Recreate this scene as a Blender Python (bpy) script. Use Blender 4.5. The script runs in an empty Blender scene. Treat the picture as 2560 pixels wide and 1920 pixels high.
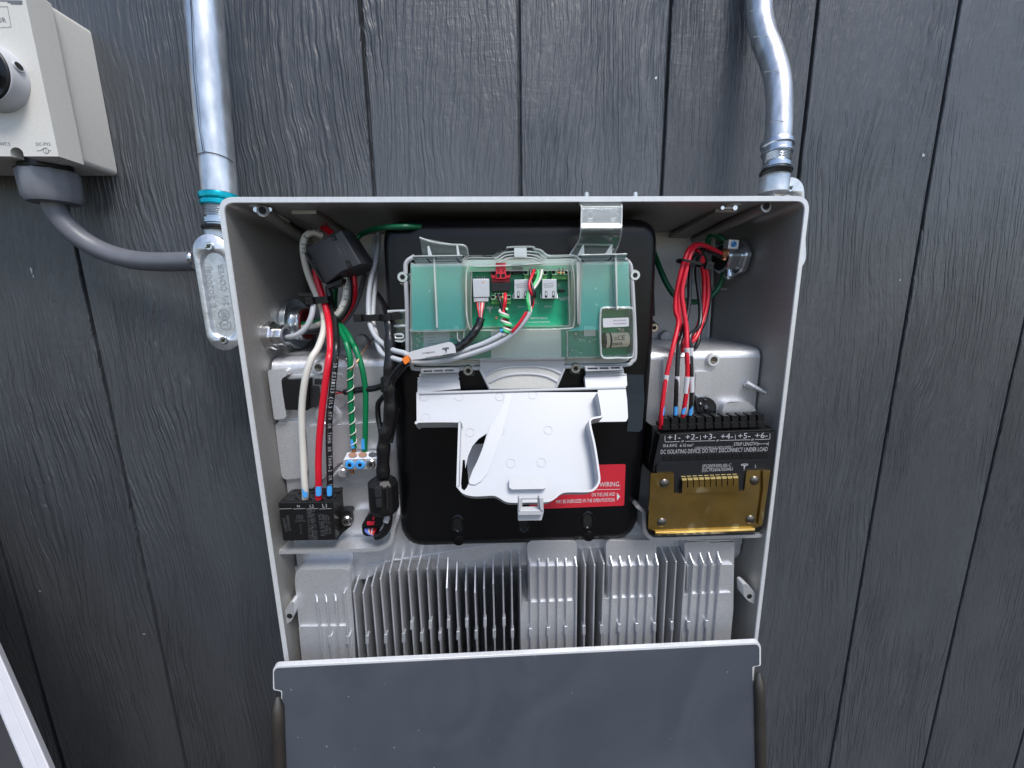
import bpy, bmesh, math, random
from mathutils import Vector, Matrix
from mathutils.geometry import tessellate_polygon
random.seed(7)
S = bpy.context.scene
COL = S.collection
PI = math.pi

# ---------------------------------------------------------------- camera
CAM = Vector((-.0425, -.6327, -.1019)); PITCH, YAW, ROLL, FPX = .2014, .0565, -.0154, 1049.65
fw = Vector((math.sin(YAW)*math.cos(PITCH), math.cos(YAW)*math.cos(PITCH), -math.sin(PITCH)))
r0 = fw.cross(Vector((0, 0, 1))).normalized(); u0 = r0.cross(fw)
rt = r0*math.cos(ROLL)+u0*math.sin(ROLL); up = -r0*math.sin(ROLL)+u0*math.cos(ROLL)
cd = bpy.data.cameras.new('camera'); cam = bpy.data.objects.new('camera', cd); COL.objects.link(cam)
cd.sensor_width = 36; cd.lens = FPX/2560*36; cd.clip_start = .02; cd.clip_end = 500
cam.matrix_world = Matrix(((rt.x, up.x, -fw.x, CAM.x), (rt.y, up.y, -fw.y, CAM.y), (rt.z, up.z, -fw.z, CAM.z), (0, 0, 0, 1)))
S.camera = cam

# ---------------------------------------------------------------- light: open overcast sky, the wall in shade
W = bpy.data.worlds.new('World'); S.world = W; W.use_nodes = True
nt = W.node_tree; bg = nt.nodes['Background']
sk = nt.nodes.new('ShaderNodeTexSky'); sk.sky_type = 'NISHITA'; sk.sun_disc = False
SUN_EL, SUN_AZ = math.radians(58), math.radians(152)     # azimuth clockwise from +Y: in front of the wall, a little to the right
sk.sun_elevation = SUN_EL; sk.sun_rotation = SUN_AZ; sk.air_density = 1.0; sk.dust_density = 1.6; sk.ozone_density = 1.0
nt.links.new(sk.outputs[0], bg.inputs[0]); bg.inputs[1].default_value = .092
sl = bpy.data.lights.new('sun', 'SUN'); sl.energy = 1.5; sl.angle = math.radians(20); sl.color = (1, .975, .94)
so = bpy.data.objects.new('sun', sl); COL.objects.link(so)
sd = Vector((math.sin(SUN_AZ)*math.cos(SUN_EL), math.cos(SUN_AZ)*math.cos(SUN_EL), math.sin(SUN_EL)))
so.rotation_euler = sd.to_track_quat('Z', 'Y').to_euler()
S.view_settings.view_transform = 'Standard'; S.view_settings.look = 'None'
S.view_settings.gamma = 1; S.view_settings.use_curve_mapping = False
S.view_settings.exposure = 1.15
S.cycles.max_bounces = 10; S.cycles.transparent_max_bounces = 24

# ---------------------------------------------------------------- helpers
def at(px, py, Y):
    """the point of the plane y = Y that the camera sees at photo pixel (px, py)"""
    d = fw*FPX+rt*(px-1280)+up*(960-py)
    return CAM+d*((Y-CAM.y)/d.y)
def atz(px, py, Z):
    d = fw*FPX+rt*(px-1280)+up*(960-py)
    return CAM+d*((Z-CAM.z)/d.z)
def atx(px, py, X):
    d = fw*FPX+rt*(px-1280)+up*(960-py)
    return CAM+d*((X-CAM.x)/d.x)
def atpl(px, py, P, n):
    d = fw*FPX+rt*(px-1280)+up*(960-py)
    return CAM+d*((P-CAM).dot(n)/d.dot(n))
def pj(P):
    d = Vector(P)-CAM; z = d.dot(fw); return (1280+FPX*d.dot(rt)/z, 960-FPX*d.dot(up)/z)
def view(ox, oy, s):                       # measuring frames of the photo
    return lambda x, y: (ox+s*x, oy+s*y)
Z1 = view(0, 0, .31646); Z2 = view(420, 440, .22604); Z3 = view(600, 540, .20796); Z4 = view(640, 840, .18987)
Z5 = view(660, 1100, .18083); Z6 = view(960, 560, .30741); Z7 = view(980, 600, .15371); Z8 = view(1280, 600, .15371)
B1 = view(980, 800, .29837); B2 = view(1560, 480, .22604); B3 = view(1560, 820, .19892); B4 = view(1580, 1020, .20496)
B5 = view(660, 1320, .28933); B6 = view(1280, 1320, .28933); B7 = view(1700, 0, .38879); C1 = view(960, 900, .30741)
C2 = view(1380, 480, .12054); C3 = view(1180, 620, .11754); C4 = view(900, 760, .13562); G7 = view(460, 560, .19277)
G8 = view(40, 400, .217)

# ---------------------------------------------------------------- materials
MATS = {}
def mat(name, col, rough=.5, metal=0., bump=0., bscale=400., var=0., vscale=60., coat=0., spec=.5, stretch=None, mottle=None):
    m = bpy.data.materials.new(name); m.use_nodes = True; n = m.node_tree.nodes; l = m.node_tree.links
    b = n['Principled BSDF']; b.inputs['Base Color'].default_value = (*col, 1); b.inputs['Roughness'].default_value = rough
    b.inputs['Metallic'].default_value = metal; b.inputs['Coat Weight'].default_value = coat; b.inputs['Specular IOR Level'].default_value = spec
    b.inputs['Coat Roughness'].default_value = .1
    tc = n.new('ShaderNodeTexCoord'); vec = tc.outputs['Object']
    if stretch:
        mp = n.new('ShaderNodeMapping'); mp.inputs['Scale'].default_value = stretch; l.new(vec, mp.inputs[0]); vec = mp.outputs[0]
    if var:
        t = n.new('ShaderNodeTexNoise'); t.inputs['Scale'].default_value = vscale; t.inputs['Detail'].default_value = 5; l.new(vec, t.inputs[0])
        r = n.new('ShaderNodeMapRange'); r.inputs[1].default_value = .3; r.inputs[2].default_value = .7
        r.inputs[3].default_value = 1-var; r.inputs[4].default_value = 1+var; l.new(t.outputs[0], r.inputs[0])
        mx = n.new('ShaderNodeMix'); mx.data_type = 'RGBA'; mx.blend_type = 'MULTIPLY'; mx.inputs[0].default_value = 1
        mx.inputs[6].default_value = (*col, 1); l.new(r.outputs[0], mx.inputs[7]); l.new(mx.outputs[2], b.inputs['Base Color'])
        r2 = n.new('ShaderNodeMapRange'); r2.inputs[1].default_value = .3; r2.inputs[2].default_value = .7
        r2.inputs[3].default_value = max(.05, rough-.6*var*rough); r2.inputs[4].default_value = rough+.6*var*rough
        l.new(t.outputs[0], r2.inputs[0]); l.new(r2.outputs[0], b.inputs['Roughness'])
    if bump:
        t = n.new('ShaderNodeTexNoise'); t.inputs['Scale'].default_value = bscale; t.inputs['Detail'].default_value = 3; l.new(vec, t.inputs[0])
        bp = n.new('ShaderNodeBump'); bp.inputs['Strength'].default_value = bump; bp.inputs['Distance'].default_value = .0006
        l.new(t.outputs[0], bp.inputs['Height']); l.new(bp.outputs[0], b.inputs['Normal'])
    MATS[name] = m; return m
def specks(name, col=(.5, .5, .5), scale=55, lo=.735, hi=.76, smear=.12):
    '''dust flecks and faint wiped smears on a flat painted sheet'''
    m = MATS[name]; n = m.node_tree.nodes; l = m.node_tree.links; b = n['Principled BSDF']; s_ = b.inputs['Base Color'].links[0].from_socket
    tc = n.new('ShaderNodeTexCoord')
    t = n.new('ShaderNodeTexNoise'); t.inputs['Scale'].default_value = scale; t.inputs['Detail'].default_value = 1; l.new(tc.outputs['Object'], t.inputs[0])
    r = n.new('ShaderNodeMapRange'); r.inputs[1].default_value = lo; r.inputs[2].default_value = hi; l.new(t.outputs[0], r.inputs[0])
    x = n.new('ShaderNodeMix'); x.data_type = 'RGBA'; l.new(r.outputs[0], x.inputs[0]); l.new(s_, x.inputs[6]); x.inputs[7].default_value = (*col, 1)
    t2 = n.new('ShaderNodeTexNoise'); t2.inputs['Scale'].default_value = 7; t2.inputs['Detail'].default_value = 6; t2.inputs['Distortion'].default_value = 1.5; l.new(tc.outputs['Object'], t2.inputs[0])
    r2 = n.new('ShaderNodeMapRange'); r2.inputs[1].default_value = .35; r2.inputs[2].default_value = .75; r2.inputs[3].default_value = 0; r2.inputs[4].default_value = smear; l.new(t2.outputs[0], r2.inputs[0])
    y = n.new('ShaderNodeMix'); y.data_type = 'RGBA'; l.new(r2.outputs[0], y.inputs[0]); l.new(x.outputs[2], y.inputs[6]); y.inputs[7].default_value = (*col, 1); l.new(y.outputs[2], b.inputs['Base Color'])
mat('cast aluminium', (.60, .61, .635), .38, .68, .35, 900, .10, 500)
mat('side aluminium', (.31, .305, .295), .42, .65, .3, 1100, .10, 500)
mat('rim aluminium', (.66, .675, .69), .38, .35, .15, 500, .05, 200)
mat('panel grey', (.42, .43, .44), .5, .35, .15, 700, .04, 200)
mat('galvanised', (.62, .64, .66), .32, .88, .2, 260, .24, 90, stretch=(1, 1, .35))
mat('cast zinc', (.66, .68, .71), .36, .85, .5, 260, .16, 90)
mat('zinc fitting', (.55, .60, .64), .22, .95, .1, 300, .1, 80)
mat('teal fitting', (.0, .38, .47), .25, .6, .25, 300, .15, 120)
mat('screw steel', (.62, .62, .63), .22, 1, .1, 300)
mat('dark steel', (.13, .12, .11), .35, .9, .1, 200, .1, 60)
mat('black cover', (.0028, .003, .0038), .28, 0, .3, 700, .0, 50, spec=.30)
mat('glossy film', (.02, .03, .04), .05, 0, 1.0, 60, coat=1)
mat('black plastic', (.006, .006, .0065), .42, 0, .15, 900, spec=.35)
mat('dark plastic', (.017, .017, .020), .5, 0, .2, 900, spec=.4)
mat('black tape', (.005, .005, .006), .30, 0, .9, 160)
mat('hole black', (.002, .002, .002), .8)
mat('white plastic', (.45, .46, .48), .42, 0, .12, 900, .02, 30)
mat('white sheet', (.43, .445, .475), .42, 0, .1, 900)
mat('cream plastic', (.60, .59, .555), .5, 0, .35, 1200, .03, 300)
mat('grey plastic', (.17, .18, .205), .42, 0, .2, 300)
mat('cable grey', (.125, .13, .15), .42, 0, .35, 120, .08, 50)
mat('print grey', (.16, .17, .19), .6)
mat('print white', (.60, .61, .63), .6)
mat('print silver', (.36, .36, .38), .5)
mat('print pale', (.40, .40, .42), .5)
mat('print dim', (.075, .075, .08), .5)
mat('print black', (.01, .01, .01), .6)
mat('pcb green', (.003, .31, .155), .38, 0, .1, 300, .06, 60)
mat('pcb trace', (.004, .14, .06), .4)
mat('solder', (.7, .7, .68), .35, .5)
mat('jack metal', (.62, .64, .68), .35, .7, .1, 300)
mat('shield metal', (.84, .83, .80), .42, .2, .15, 300, .04, 60)
mat('terminal green', (.42, .74, .44), .45)
mat('terminal dark green', (.09, .32, .08), .5)
mat('orange plastic', (.75, .22, .05), .45)
mat('red plastic', (.62, .012, .035), .42)
mat('sticker white', (.56, .56, .58), .5)
mat('label red', (.52, .018, .035), .42, 0, .1, 400)
mat('wire white', (.56, .55, .50), .4, 0, .1, 500)
mat('wire grey', (.42, .44, .47), .4, 0, .1, 500)
mat('wire slate', (.20, .21, .24), .4)
mat('wire red', (.58, .008, .025), .33, 0, .15, 400)
mat('wire black', (.010, .010, .011), .32, 0, .15, 400)
mat('wire green', (.0, .155, .055), .35, 0, .1, 400)
mat('wire dark green', (.0, .09, .035), .35, 0, .1, 400)
mat('wire pale green', (.06, .50, .16), .4)
mat('wire blue', (.12, .18, .55), .4)
mat('copper', (.62, .30, .17), .3, .9)
mat('paint blue', (.05, .31, .72), .45)
mat('orange sleeve', (.85, .20, .02), .45)
mat('gold chromate', (.40, .265, .070), .20, .95, .15, 60, .22, 30)
mat('gold bright', (.68, .54, .22), .3, .6, .1, 80)
mat('cover grey', (.039, .046, .060), .55, 0, .12, 1500, .02, 80)
specks('cover grey', (.30, .32, .36), 230, .80, .82, .07); specks('gold chromate', (.75, .62, .35), 40, .66, .74, .30)
mat('ferrite grey', (.030, .031, .037), .5, 0, .2, 900, spec=.5)
mat('emboss grey', (.46, .47, .49), .4, .8)
mat('dark glass', (.012, .013, .015), .08, 0, 1.0, 110, coat=1)
mat('liner red', (.15, .008, .012), .4)
mat('battery cream', (.85, .77, .58), .42)
mat('dark slate', (.011, .012, .015), .35, spec=.4)
mat('frame white', (.42, .42, .45), .4, 0, .1, 500, .03, 60)
mat('soil brown', (.05, .042, .036), .8, 0, .8, 20, .3, 4)
mat('panel glass brown', (.022, .019, .017), .25, 0, .2, 8, .3, 6)

def clear(name, tint, haze, gloss, tr=(.97, .985, .98)):
    m = bpy.data.materials.new(name); m.use_nodes = True; n = m.node_tree.nodes; l = m.node_tree.links
    n.remove(n['Principled BSDF']); out = n['Material Output']
    t = n.new('ShaderNodeBsdfTransparent'); t.inputs[0].default_value = (*tr, 1)
    d = n.new('ShaderNodeBsdfDiffuse'); d.inputs[0].default_value = (*tint, 1)
    g = n.new('ShaderNodeBsdfGlossy'); g.inputs[0].default_value = (1, 1, 1, 1); g.inputs[1].default_value = .09
    fr = n.new('ShaderNodeFresnel'); fr.inputs[0].default_value = 1.5
    mr = n.new('ShaderNodeMath'); mr.operation = 'MULTIPLY'; mr.inputs[1].default_value = gloss; l.new(fr.outputs[0], mr.inputs[0])
    a = n.new('ShaderNodeMixShader'); a.inputs[0].default_value = haze; l.new(t.outputs[0], a.inputs[1]); l.new(d.outputs[0], a.inputs[2])
    b = n.new('ShaderNodeMixShader'); l.new(mr.outputs[0], b.inputs[0]); l.new(a.outputs[0], b.inputs[1]); l.new(g.outputs[0], b.inputs[2])
    l.new(b.outputs[0], out.inputs[0]); MATS[name] = m; return m
clear('clear plastic', (.40, .90, .92), .05, 1.5)
clear('sky sheen pane', (.08, .92, .90), .18, 1.3)  # teal haze in the colour stands in for sky reflected on the lid
clear('clear rib', (.62, .70, .70), .22, 1.8)
clear('clear edge', (.85, .90, .90), .44, 2.6)
clear('clear film', (.5, .5, .5), .02, 1.0)

# ---------------------------------------------------------------- mesh builder: collects shapes, links them as ONE mesh object
TEXT = {}
def text_mesh(s):
    if s in TEXT: return TEXT[s]
    c = bpy.data.curves.new('t', 'FONT'); c.body = s; c.size = 1; c.resolution_u = 2
    o = bpy.data.objects.new('t', c); COL.objects.link(o)
    dg = bpy.context.evaluated_depsgraph_get(); me = o.evaluated_get(dg).to_mesh()
    v = [x.co.copy() for x in me.vertices]; f = [tuple(p.vertices) for p in me.polygons]
    o.evaluated_get(dg).to_mesh_clear(); bpy.data.objects.remove(o); bpy.data.curves.remove(c)
    TEXT[s] = (v, f); return TEXT[s]

def rounded(poly, r, n=4):
    """round the corners of a 2D polygon; r is one radius or one per corner"""
    out = []; N = len(poly)
    for i in range(N):
        p = Vector(poly[i][:2]); a = Vector(poly[i-1][:2])-p; b = Vector(poly[(i+1) % N][:2])-p
        rr = r[i] if isinstance(r, (list, tuple)) else r
        if rr <= 0 or a.length < 1e-9 or b.length < 1e-9: out.append(tuple(p)); continue
        t = min(rr, .48*a.length, .48*b.length); s = p+a.normalized()*t; e = p+b.normalized()*t
        for k in range(n+1):
            q = k/n; out.append(tuple(s*(1-q)**2+p*2*q*(1-q)+e*q*q))
    return out
def oval(cx, cy, rx, ry, n=20, a0=0):
    return [(cx+rx*math.cos(a0+2*PI*k/n), cy+ry*math.sin(a0+2*PI*k/n)) for k in range(n)]

class MB:
    def __init__(s): s.v = []; s.f = []; s.m = []; s.mats = []
    def mi(s, m):
        if m not in s.mats: s.mats.append(m)
        return s.mats.index(m)
    def add(s, vs, fs, m):
        b = len(s.v); s.v += [Vector(x) for x in vs]; k = s.mi(m)
        for f in fs: s.f.append(tuple(b+i for i in f)); s.m.append(k)
    def loft(s, loops, m, cap0=True, cap1=True, closed=True):
        n = len(loops[0]); vs = [p for L in loops for p in L]; fs = []
        for k in range(len(loops)-1):
            for i in range(n if closed else n-1):
                j = (i+1) % n; fs.append((k*n+i, k*n+j, (k+1)*n+j, (k+1)*n+i))
        s.add(vs, fs, m)
        if cap0: s.face([loops[0][i] for i in range(n)], m)
        if cap1: s.face([loops[-1][i] for i in range(n)], m)
    def face(s, pts, m, holes=()):
        pts = [Vector(p) for p in pts]; hs = [[Vector(p) for p in h] for h in holes]
        if len(pts) <= 4 and not hs: s.add(pts, [tuple(range(len(pts)))], m); return
        allp = pts+[p for h in hs for p in h]
        nrm = Vector()
        for i in range(len(pts)): nrm += pts[i].cross(pts[(i+1) % len(pts)])
        q = nrm.to_track_quat('Z', 'Y').inverted()
        tri = tessellate_polygon([[(q @ p).to_2d().to_3d() for p in L] for L in [pts]+hs])
        s.add(allp, [tuple(t) for t in tri], m)
    def slab(s, pts, d, m, mside=None, holes=(), mback=None):
        """pts: outline in space (front face); d: vector to the back face; holes: outlines cut through"""
        pts = [Vector(p) for p in pts]; d = Vector(d); hs = [[Vector(p) for p in h] for h in holes]
        s.face(pts, m, hs); s.face([p+d for p in pts], mback or m, [[p+d for p in h] for h in hs])
        for L in [pts]+hs: s.loft([L, [p+d for p in L]], mside or m, False, False)
    def prism(s, px, yf, yb, m, mside=None, r=0, holes=(), n=4):
        """outline in photo pixels, set at depth yf and run straight back to yb"""
        p = rounded(px, r, n) if r else px
        s.slab([at(x, y, yf) for x, y in p], (0, yb-yf, 0), m, mside, [[at(x, y, yf) for x, y in h] for h in holes])
    def box(s, c, size, m, R=None):
        c = Vector(c); hx, hy, hz = [v/2 for v in size]
        vs = [Vector((x, y, z)) for x in (-hx, hx) for y in (-hy, hy) for z in (-hz, hz)]
        if R: vs = [R @ v for v in vs]
        s.add([c+v for v in vs], [(0, 1, 3, 2), (4, 6, 7, 5), (0, 4, 5, 1), (2, 3, 7, 6), (0, 2, 6, 4), (1, 5, 7, 3)], m)
    def lathe(s, c, axis, prof, m, seg=32, flute=None):
        """prof: (radius, height along axis)"""
        c = Vector(c); a = Vector(axis).normalized(); e = a.orthogonal().normalized(); g = a.cross(e)
        loops = []
        for r, h in prof:
            L = []
            for k in range(seg):
                t = 2*PI*k/seg; rr = r*(flute(t) if flute else 1)
                L.append(c+a*h+(e*math.cos(t)+g*math.sin(t))*rr)
            loops.append(L)
        s.loft(loops, m)
    def tube(s, pts, r, m, seg=12, sub=6, smooth=True, rad=None, cap=True, wob=0):
        P = spline(pts, sub) if smooth else [Vector(p) for p in pts]
        N = len(P); rad = rad or (lambda t: 1)
        T = [(P[min(i+1, N-1)]-P[max(i-1, 0)]).normalized() for i in range(N)]
        e = T[0].orthogonal().normalized(); loops = []
        for i in range(N):
            e = (e-T[i]*e.dot(T[i])).normalized(); g = T[i].cross(e); rr = r*rad(i/(N-1))
            L = []
            for k in range(seg):
                a = 2*PI*k/seg; w = 1+wob*math.sin(3*a+i*.9)*math.sin(i*1.7) if wob else 1
                L.append(P[i]+(e*math.cos(a)+g*math.sin(a))*rr*w)
            loops.append(L)
        s.loft(loops, m, cap, cap)
    def text(s, t, pL, pR, m, h=None, off=.0003, nrm=(0, -1, 0)):
        """writes t on the baseline pL-pR; h = height of the capitals in metres"""
        v, f = text_mesh(t)
        if not v: return
        x0 = min(p.x for p in v); x1 = max(p.x for p in v)
        pL = Vector(pL); pR = Vector(pR); u = pR-pL; k = u.length/(x1-x0); u.normalize(); n = Vector(nrm).normalized(); w = n.cross(u).normalized()
        if w.z < 0 and abs(u.x) > .5: w = -w
        kh = h/.69 if h else k
        s.add([pL+u*((p.x-x0)*k)+w*(p.y*kh)+n*off for p in v], f, m)
    def line(s, pts, w, m, off=.0003, nrm=(0, -1, 0)):
        n = Vector(nrm).normalized(); P = [Vector(p) for p in pts]
        for a, b in zip(P, P[1:]):
            d = (b-a).normalized(); g = d.cross(n)*w/2
            s.add([a-g+n*off, a+g+n*off, b+g+n*off, b-g+n*off], [(0, 1, 2, 3)], m)
    def disc(s, c, r, m, nrm=(0, -1, 0), off=.0003, n=14, ry=None):
        a = Vector(nrm).normalized(); e = Vector((1, 0, 0)) if abs(a.x) < .9 else Vector((0, 1, 0)); e = (e-a*e.dot(a)).normalized(); g = a.cross(e)
        s.face([Vector(c)+a*off+e*math.cos(2*PI*k/n)*r+g*math.sin(2*PI*k/n)*(ry or r) for k in range(n)], m)
    def build(s, name, parent=None, bevel=0., seg=2, ang=32, smooth=True):
        me = bpy.data.meshes.new(name)
        org = (sum(s.v, Vector())/max(1, len(s.v)))
        if parent is None:
            org = Vector((org.x, max(v.y for v in s.v), min(v.z for v in s.v)))
        else: org = Vector(parent['_o'])
        me.from_pydata([v-org for v in s.v], [], s.f)
        for m in s.mats: me.materials.append(MATS[m])
        for p, k in zip(me.polygons, s.m): p.material_index = k
        bm = bmesh.new(); bm.from_mesh(me); bmesh.ops.remove_doubles(bm, verts=bm.verts, dist=2e-6); bmesh.ops.recalc_face_normals(bm, faces=bm.faces); bm.to_mesh(me); bm.free()
        if smooth:
            for p in me.polygons: p.use_smooth = True
            me.set_sharp_from_angle(angle=math.radians(ang))
        o = bpy.data.objects.new(name, me); COL.objects.link(o)
        o['_o'] = tuple(org)
        if parent is None: o.location = org
        else: o.parent = parent
        if bevel:
            b = o.modifiers.new('bevel', 'BEVEL'); b.width = bevel; b.segments = seg; b.limit_method = 'ANGLE'; b.angle_limit = math.radians(38)
            b.harden_normals = True; b.use_clamp_overlap = True
        return o
def spline(pts, sub):
    P = [Vector(p) for p in pts]
    if len(P) < 3: return [P[0]+(P[1]-P[0])*k/sub for k in range(sub+1)]
    Q = [2*P[0]-P[1]]+P+[2*P[-1]-P[-2]]; out = []
    for i in range(1, len(Q)-2):
        a, b, c, d = Q[i-1:i+3]
        for k in range(sub):
            t = k/sub; out.append(.5*(2*b+(c-a)*t+(2*a-5*b+4*c-d)*t*t+(3*b-3*c+d-a)*t**3))
    out.append(P[-1]); return out
def tag(o, label, cat, group=None, kind=None):
    if label: o['label'] = label
    if cat: o['category'] = cat
    if group: o['group'] = group
    if kind: o['kind'] = kind
    return o
def thing(name, loc, label, cat, group=None):
    o = bpy.data.objects.new(name, None); COL.objects.link(o); o.empty_display_size = .01
    o.location = Vector(loc); o['_o'] = tuple(Vector(loc)); return tag(o, label, cat, group)
def sub(parent_obj):                       # a part that carries sub-parts keeps its parent's origin
    return parent_obj
def tee(mb, c, w, h, m, n=(0, -1, 0), u=(1, 0, 0), off=.0004):
    """the T-shaped emblem: a curved bar with a tapering stem"""
    u = Vector(u).normalized(); n = Vector(n).normalized(); v = n.cross(u)
    if v.z < 0: v = -v
    P = lambda x, y: Vector(c)+u*(x*w)+v*(y*h)+n*off
    top = [(-.5, .40), (-.3, .47), (0, .5), (.3, .47), (.5, .40), (.46, .33), (.28, .40), (0, .43), (-.28, .40), (-.46, .33)]
    mb.face([P(*p) for p in top], m)
    mb.face([P(*p) for p in [(-.44, .29), (-.2, .36), (-.06, .36), (0, .28), (.06, .36), (.2, .36), (.44, .29), (.40, .20), (.16, .24), (.11, .2), (0, -.5), (-.11, .2), (-.16, .24), (-.40, .20)]], m)
def screw(mb, c, r, n=(0, -1, 0), m='screw steel', hole='hole black', h=.5, slot=True):
    mb.lathe(c, n, [(r, 0), (r, r*h*.5), (r*.8, r*h)], m, 18)
    if slot:
        c2 = Vector(c)+Vector(n).normalized()*(r*h); mb.disc(c2, r*.45, hole, n, off=.00015, n=6)

# ---------------------------------------------------------------- setting: ground strip at the foot of the wall
g = MB(); g.slab([(-4, -6, -1.62), (4, -6, -1.62), (4, .2, -1.62), (-4, .2, -1.62)], (0, 0, -.05), 'soil brown')
tag(g.build('ground', smooth=False), None, None, kind='structure')

# ---------------------------------------------------------------- dark siding wall
def siding():
    m = bpy.data.materials.new('siding paint'); m.use_nodes = True; n = m.node_tree.nodes; l = m.node_tree.links
    b = n['Principled BSDF']; b.inputs['Roughness'].default_value = .42; b.inputs['Specular IOR Level'].default_value = .75
    geo = n.new('ShaderNodeNewGeometry'); sp = n.new('ShaderNodeSeparateXYZ'); l.new(geo.outputs['Position'], sp.inputs[0])
    def math_(op, a, b_=None, c=None):
        q = n.new('ShaderNodeMath'); q.operation = op
        for i, v in enumerate((a, b_, c)):
            if v is None: continue
            if isinstance(v, (int, float)): q.inputs[i].default_value = v
            else: l.new(v, q.inputs[i])
        return q.outputs[0]
    def noise(x, y, z, scale=1, det=2, rough=.5, dist=0):
        c = n.new('ShaderNodeCombineXYZ')
        for i, v in enumerate((x, y, z)):
            if isinstance(v, (int, float)): c.inputs[i].default_value = v
            else: l.new(v, c.inputs[i])
        t = n.new('ShaderNodeTexNoise'); t.inputs['Scale'].default_value = scale; t.inputs['Detail'].default_value = det
        t.inputs['Roughness'].default_value = rough; t.inputs['Distortion'].default_value = dist; l.new(c.outputs[0], t.inputs[0]); return t.outputs[0]
    def ramp(v, a, b_, lo=0., hi=1.):
        q = n.new('ShaderNodeMapRange'); q.inputs[1].default_value = a; q.inputs[2].default_value = b_; q.inputs[3].default_value = lo; q.inputs[4].default_value = hi
        l.new(v, q.inputs[0]); return q.outputs[0]
    x, z = sp.outputs[0], sp.outputs[2]
    bid = math_('FLOOR', math_('DIVIDE', math_('ADD', x, .5998), .2032))
    wn = n.new('ShaderNodeTexWhiteNoise'); wn.noise_dimensions = '1D'; l.new(bid, wn.inputs['W']); rnd = wn.outputs['Value']
    off = math_('MULTIPLY', bid, 7.31)
    bend = math_('SUBTRACT', noise(math_('MULTIPLY', x, 7), off, math_('MULTIPLY', z, 2.6), 1, 1), .5)
    jig = math_('SUBTRACT', noise(math_('MULTIPLY', x, 40), off, math_('MULTIPLY', z, 38), 1, 2), .5)
    xd = math_('ADD', math_('ADD', x, math_('MULTIPLY', bend, .075)), math_('MULTIPLY', jig, .006))
    grain = noise(math_('MULTIPLY', xd, 235), off, math_('MULTIPLY', z, 7.5), 1, 2, .5)
    ridge = ramp(grain, .40, .62)
    fine = noise(math_('MULTIPLY', xd, 420), off, math_('MULTIPLY', z, 26), 1, 2)
    peb = noise(math_('MULTIPLY', xd, 170), off, math_('MULTIPLY', z, 48), 1, 3, .55, .5)
    rip = noise(math_('MULTIPLY', x, 38), off, math_('MULTIPLY', z, 190), 1, 3, .55, .5)
    patch = ramp(noise(math_('MULTIPLY', x, 9), off, math_('MULTIPLY', z, 3), 1, 2), .40, .60)
    patch2 = ramp(noise(math_('MULTIPLY', x, 5), math_('ADD', off, 3.3), math_('MULTIPLY', z, 4), 1, 1), .46, .60)
    h = math_('ADD', math_('MULTIPLY', ridge, math_('ADD', math_('MULTIPLY', patch, .75), .25)), math_('MULTIPLY', fine, .35))
    h = math_('ADD', h, math_('MULTIPLY', peb, math_('SUBTRACT', .55, math_('MULTIPLY', patch, .25)))); h = math_('ADD', h, math_('MULTIPLY', rip, math_('MULTIPLY', patch2, .18)))
    bp = n.new('ShaderNodeBump'); bp.inputs['Strength'].default_value = 1.0; bp.inputs['Distance'].default_value = .0022
    l.new(h, bp.inputs['Height']); l.new(bp.outputs[0], b.inputs['Normal'])
    cr = n.new('ShaderNodeMix'); cr.data_type = 'RGBA'; cr.inputs[6].default_value = (.038, .0425, .050, 1); cr.inputs[7].default_value = (.053, .0585, .067, 1)
    l.new(noise(math_('MULTIPLY', x, 30), off, math_('MULTIPLY', z, 12), 1, 4), cr.inputs[0])
    spk = noise(math_('MULTIPLY', x, 75), off, math_('MULTIPLY', z, 150), 1, 2)     # paint flecks: bare spots
    ck = n.new('ShaderNodeMix'); ck.data_type = 'RGBA'; l.new(ramp(spk, .83, .86), ck.inputs[0]); l.new(cr.outputs[2], ck.inputs[6]); ck.inputs[7].default_value = (.20, .20, .20, 1)
    tone = math_('MULTIPLY', ramp(rnd, 0, 1, .86, 1.14), ramp(noise(math_('MULTIPLY', x, 3.5), off, math_('MULTIPLY', z, 1.2), 1, 5, .6, .8), .3, .7, .84, 1.16))
    tm = n.new('ShaderNodeMix'); tm.data_type = 'RGBA'; tm.blend_type = 'MULTIPLY'; tm.inputs[0].default_value = 1; l.new(ck.outputs[2], tm.inputs[6]); l.new(tone, tm.inputs[7]); l.new(tm.outputs[2], b.inputs['Base Color'])
    l.new(math_('ADD', .33, math_('MULTIPLY', peb, .18)), b.inputs['Roughness']); MATS['siding'] = m
siding()
w = MB(); xs = []
GX = [-.5998+.2032*i for i in range(-5, 10)]
prof = [(-1.9, 0)]
for gx in GX:
    prof += [(gx-.0036, 0), (gx-.0028, .0010), (gx-.0020, .0080), (gx+.0014, .0080), (gx+.0022, .0010), (gx+.0032, 0)]
prof += [(1.9, 0), (1.9, .03), (-1.9, .03)]
w.slab([(x, y, 1.3) for x, y in prof], (0, 0, -2.92), 'siding')
for px, y0, wd, hh in ((78, 676, .0022, .006), (83, 690, .0012, .003), (100, 1478, .003, .0016), (2308, 388, .003, .003), (1640, 195, .0022, .0022), (2250, 700, .0018, .0018), (360, 1585, .003, .002), (640, 1130, .002, .004)):
    c = at(px, y0, -.0006); w.face([c+Vector((wd*math.cos(a)*random.uniform(.5, 1), 0, hh*math.sin(a)*random.uniform(.5, 1))) for a in [2*PI*k/8 for k in range(8)]], 'panel grey')
tag(w.build('siding_wall', smooth=False), 'charcoal painted wood grain siding wall with vertical board grooves', 'wall')

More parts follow.
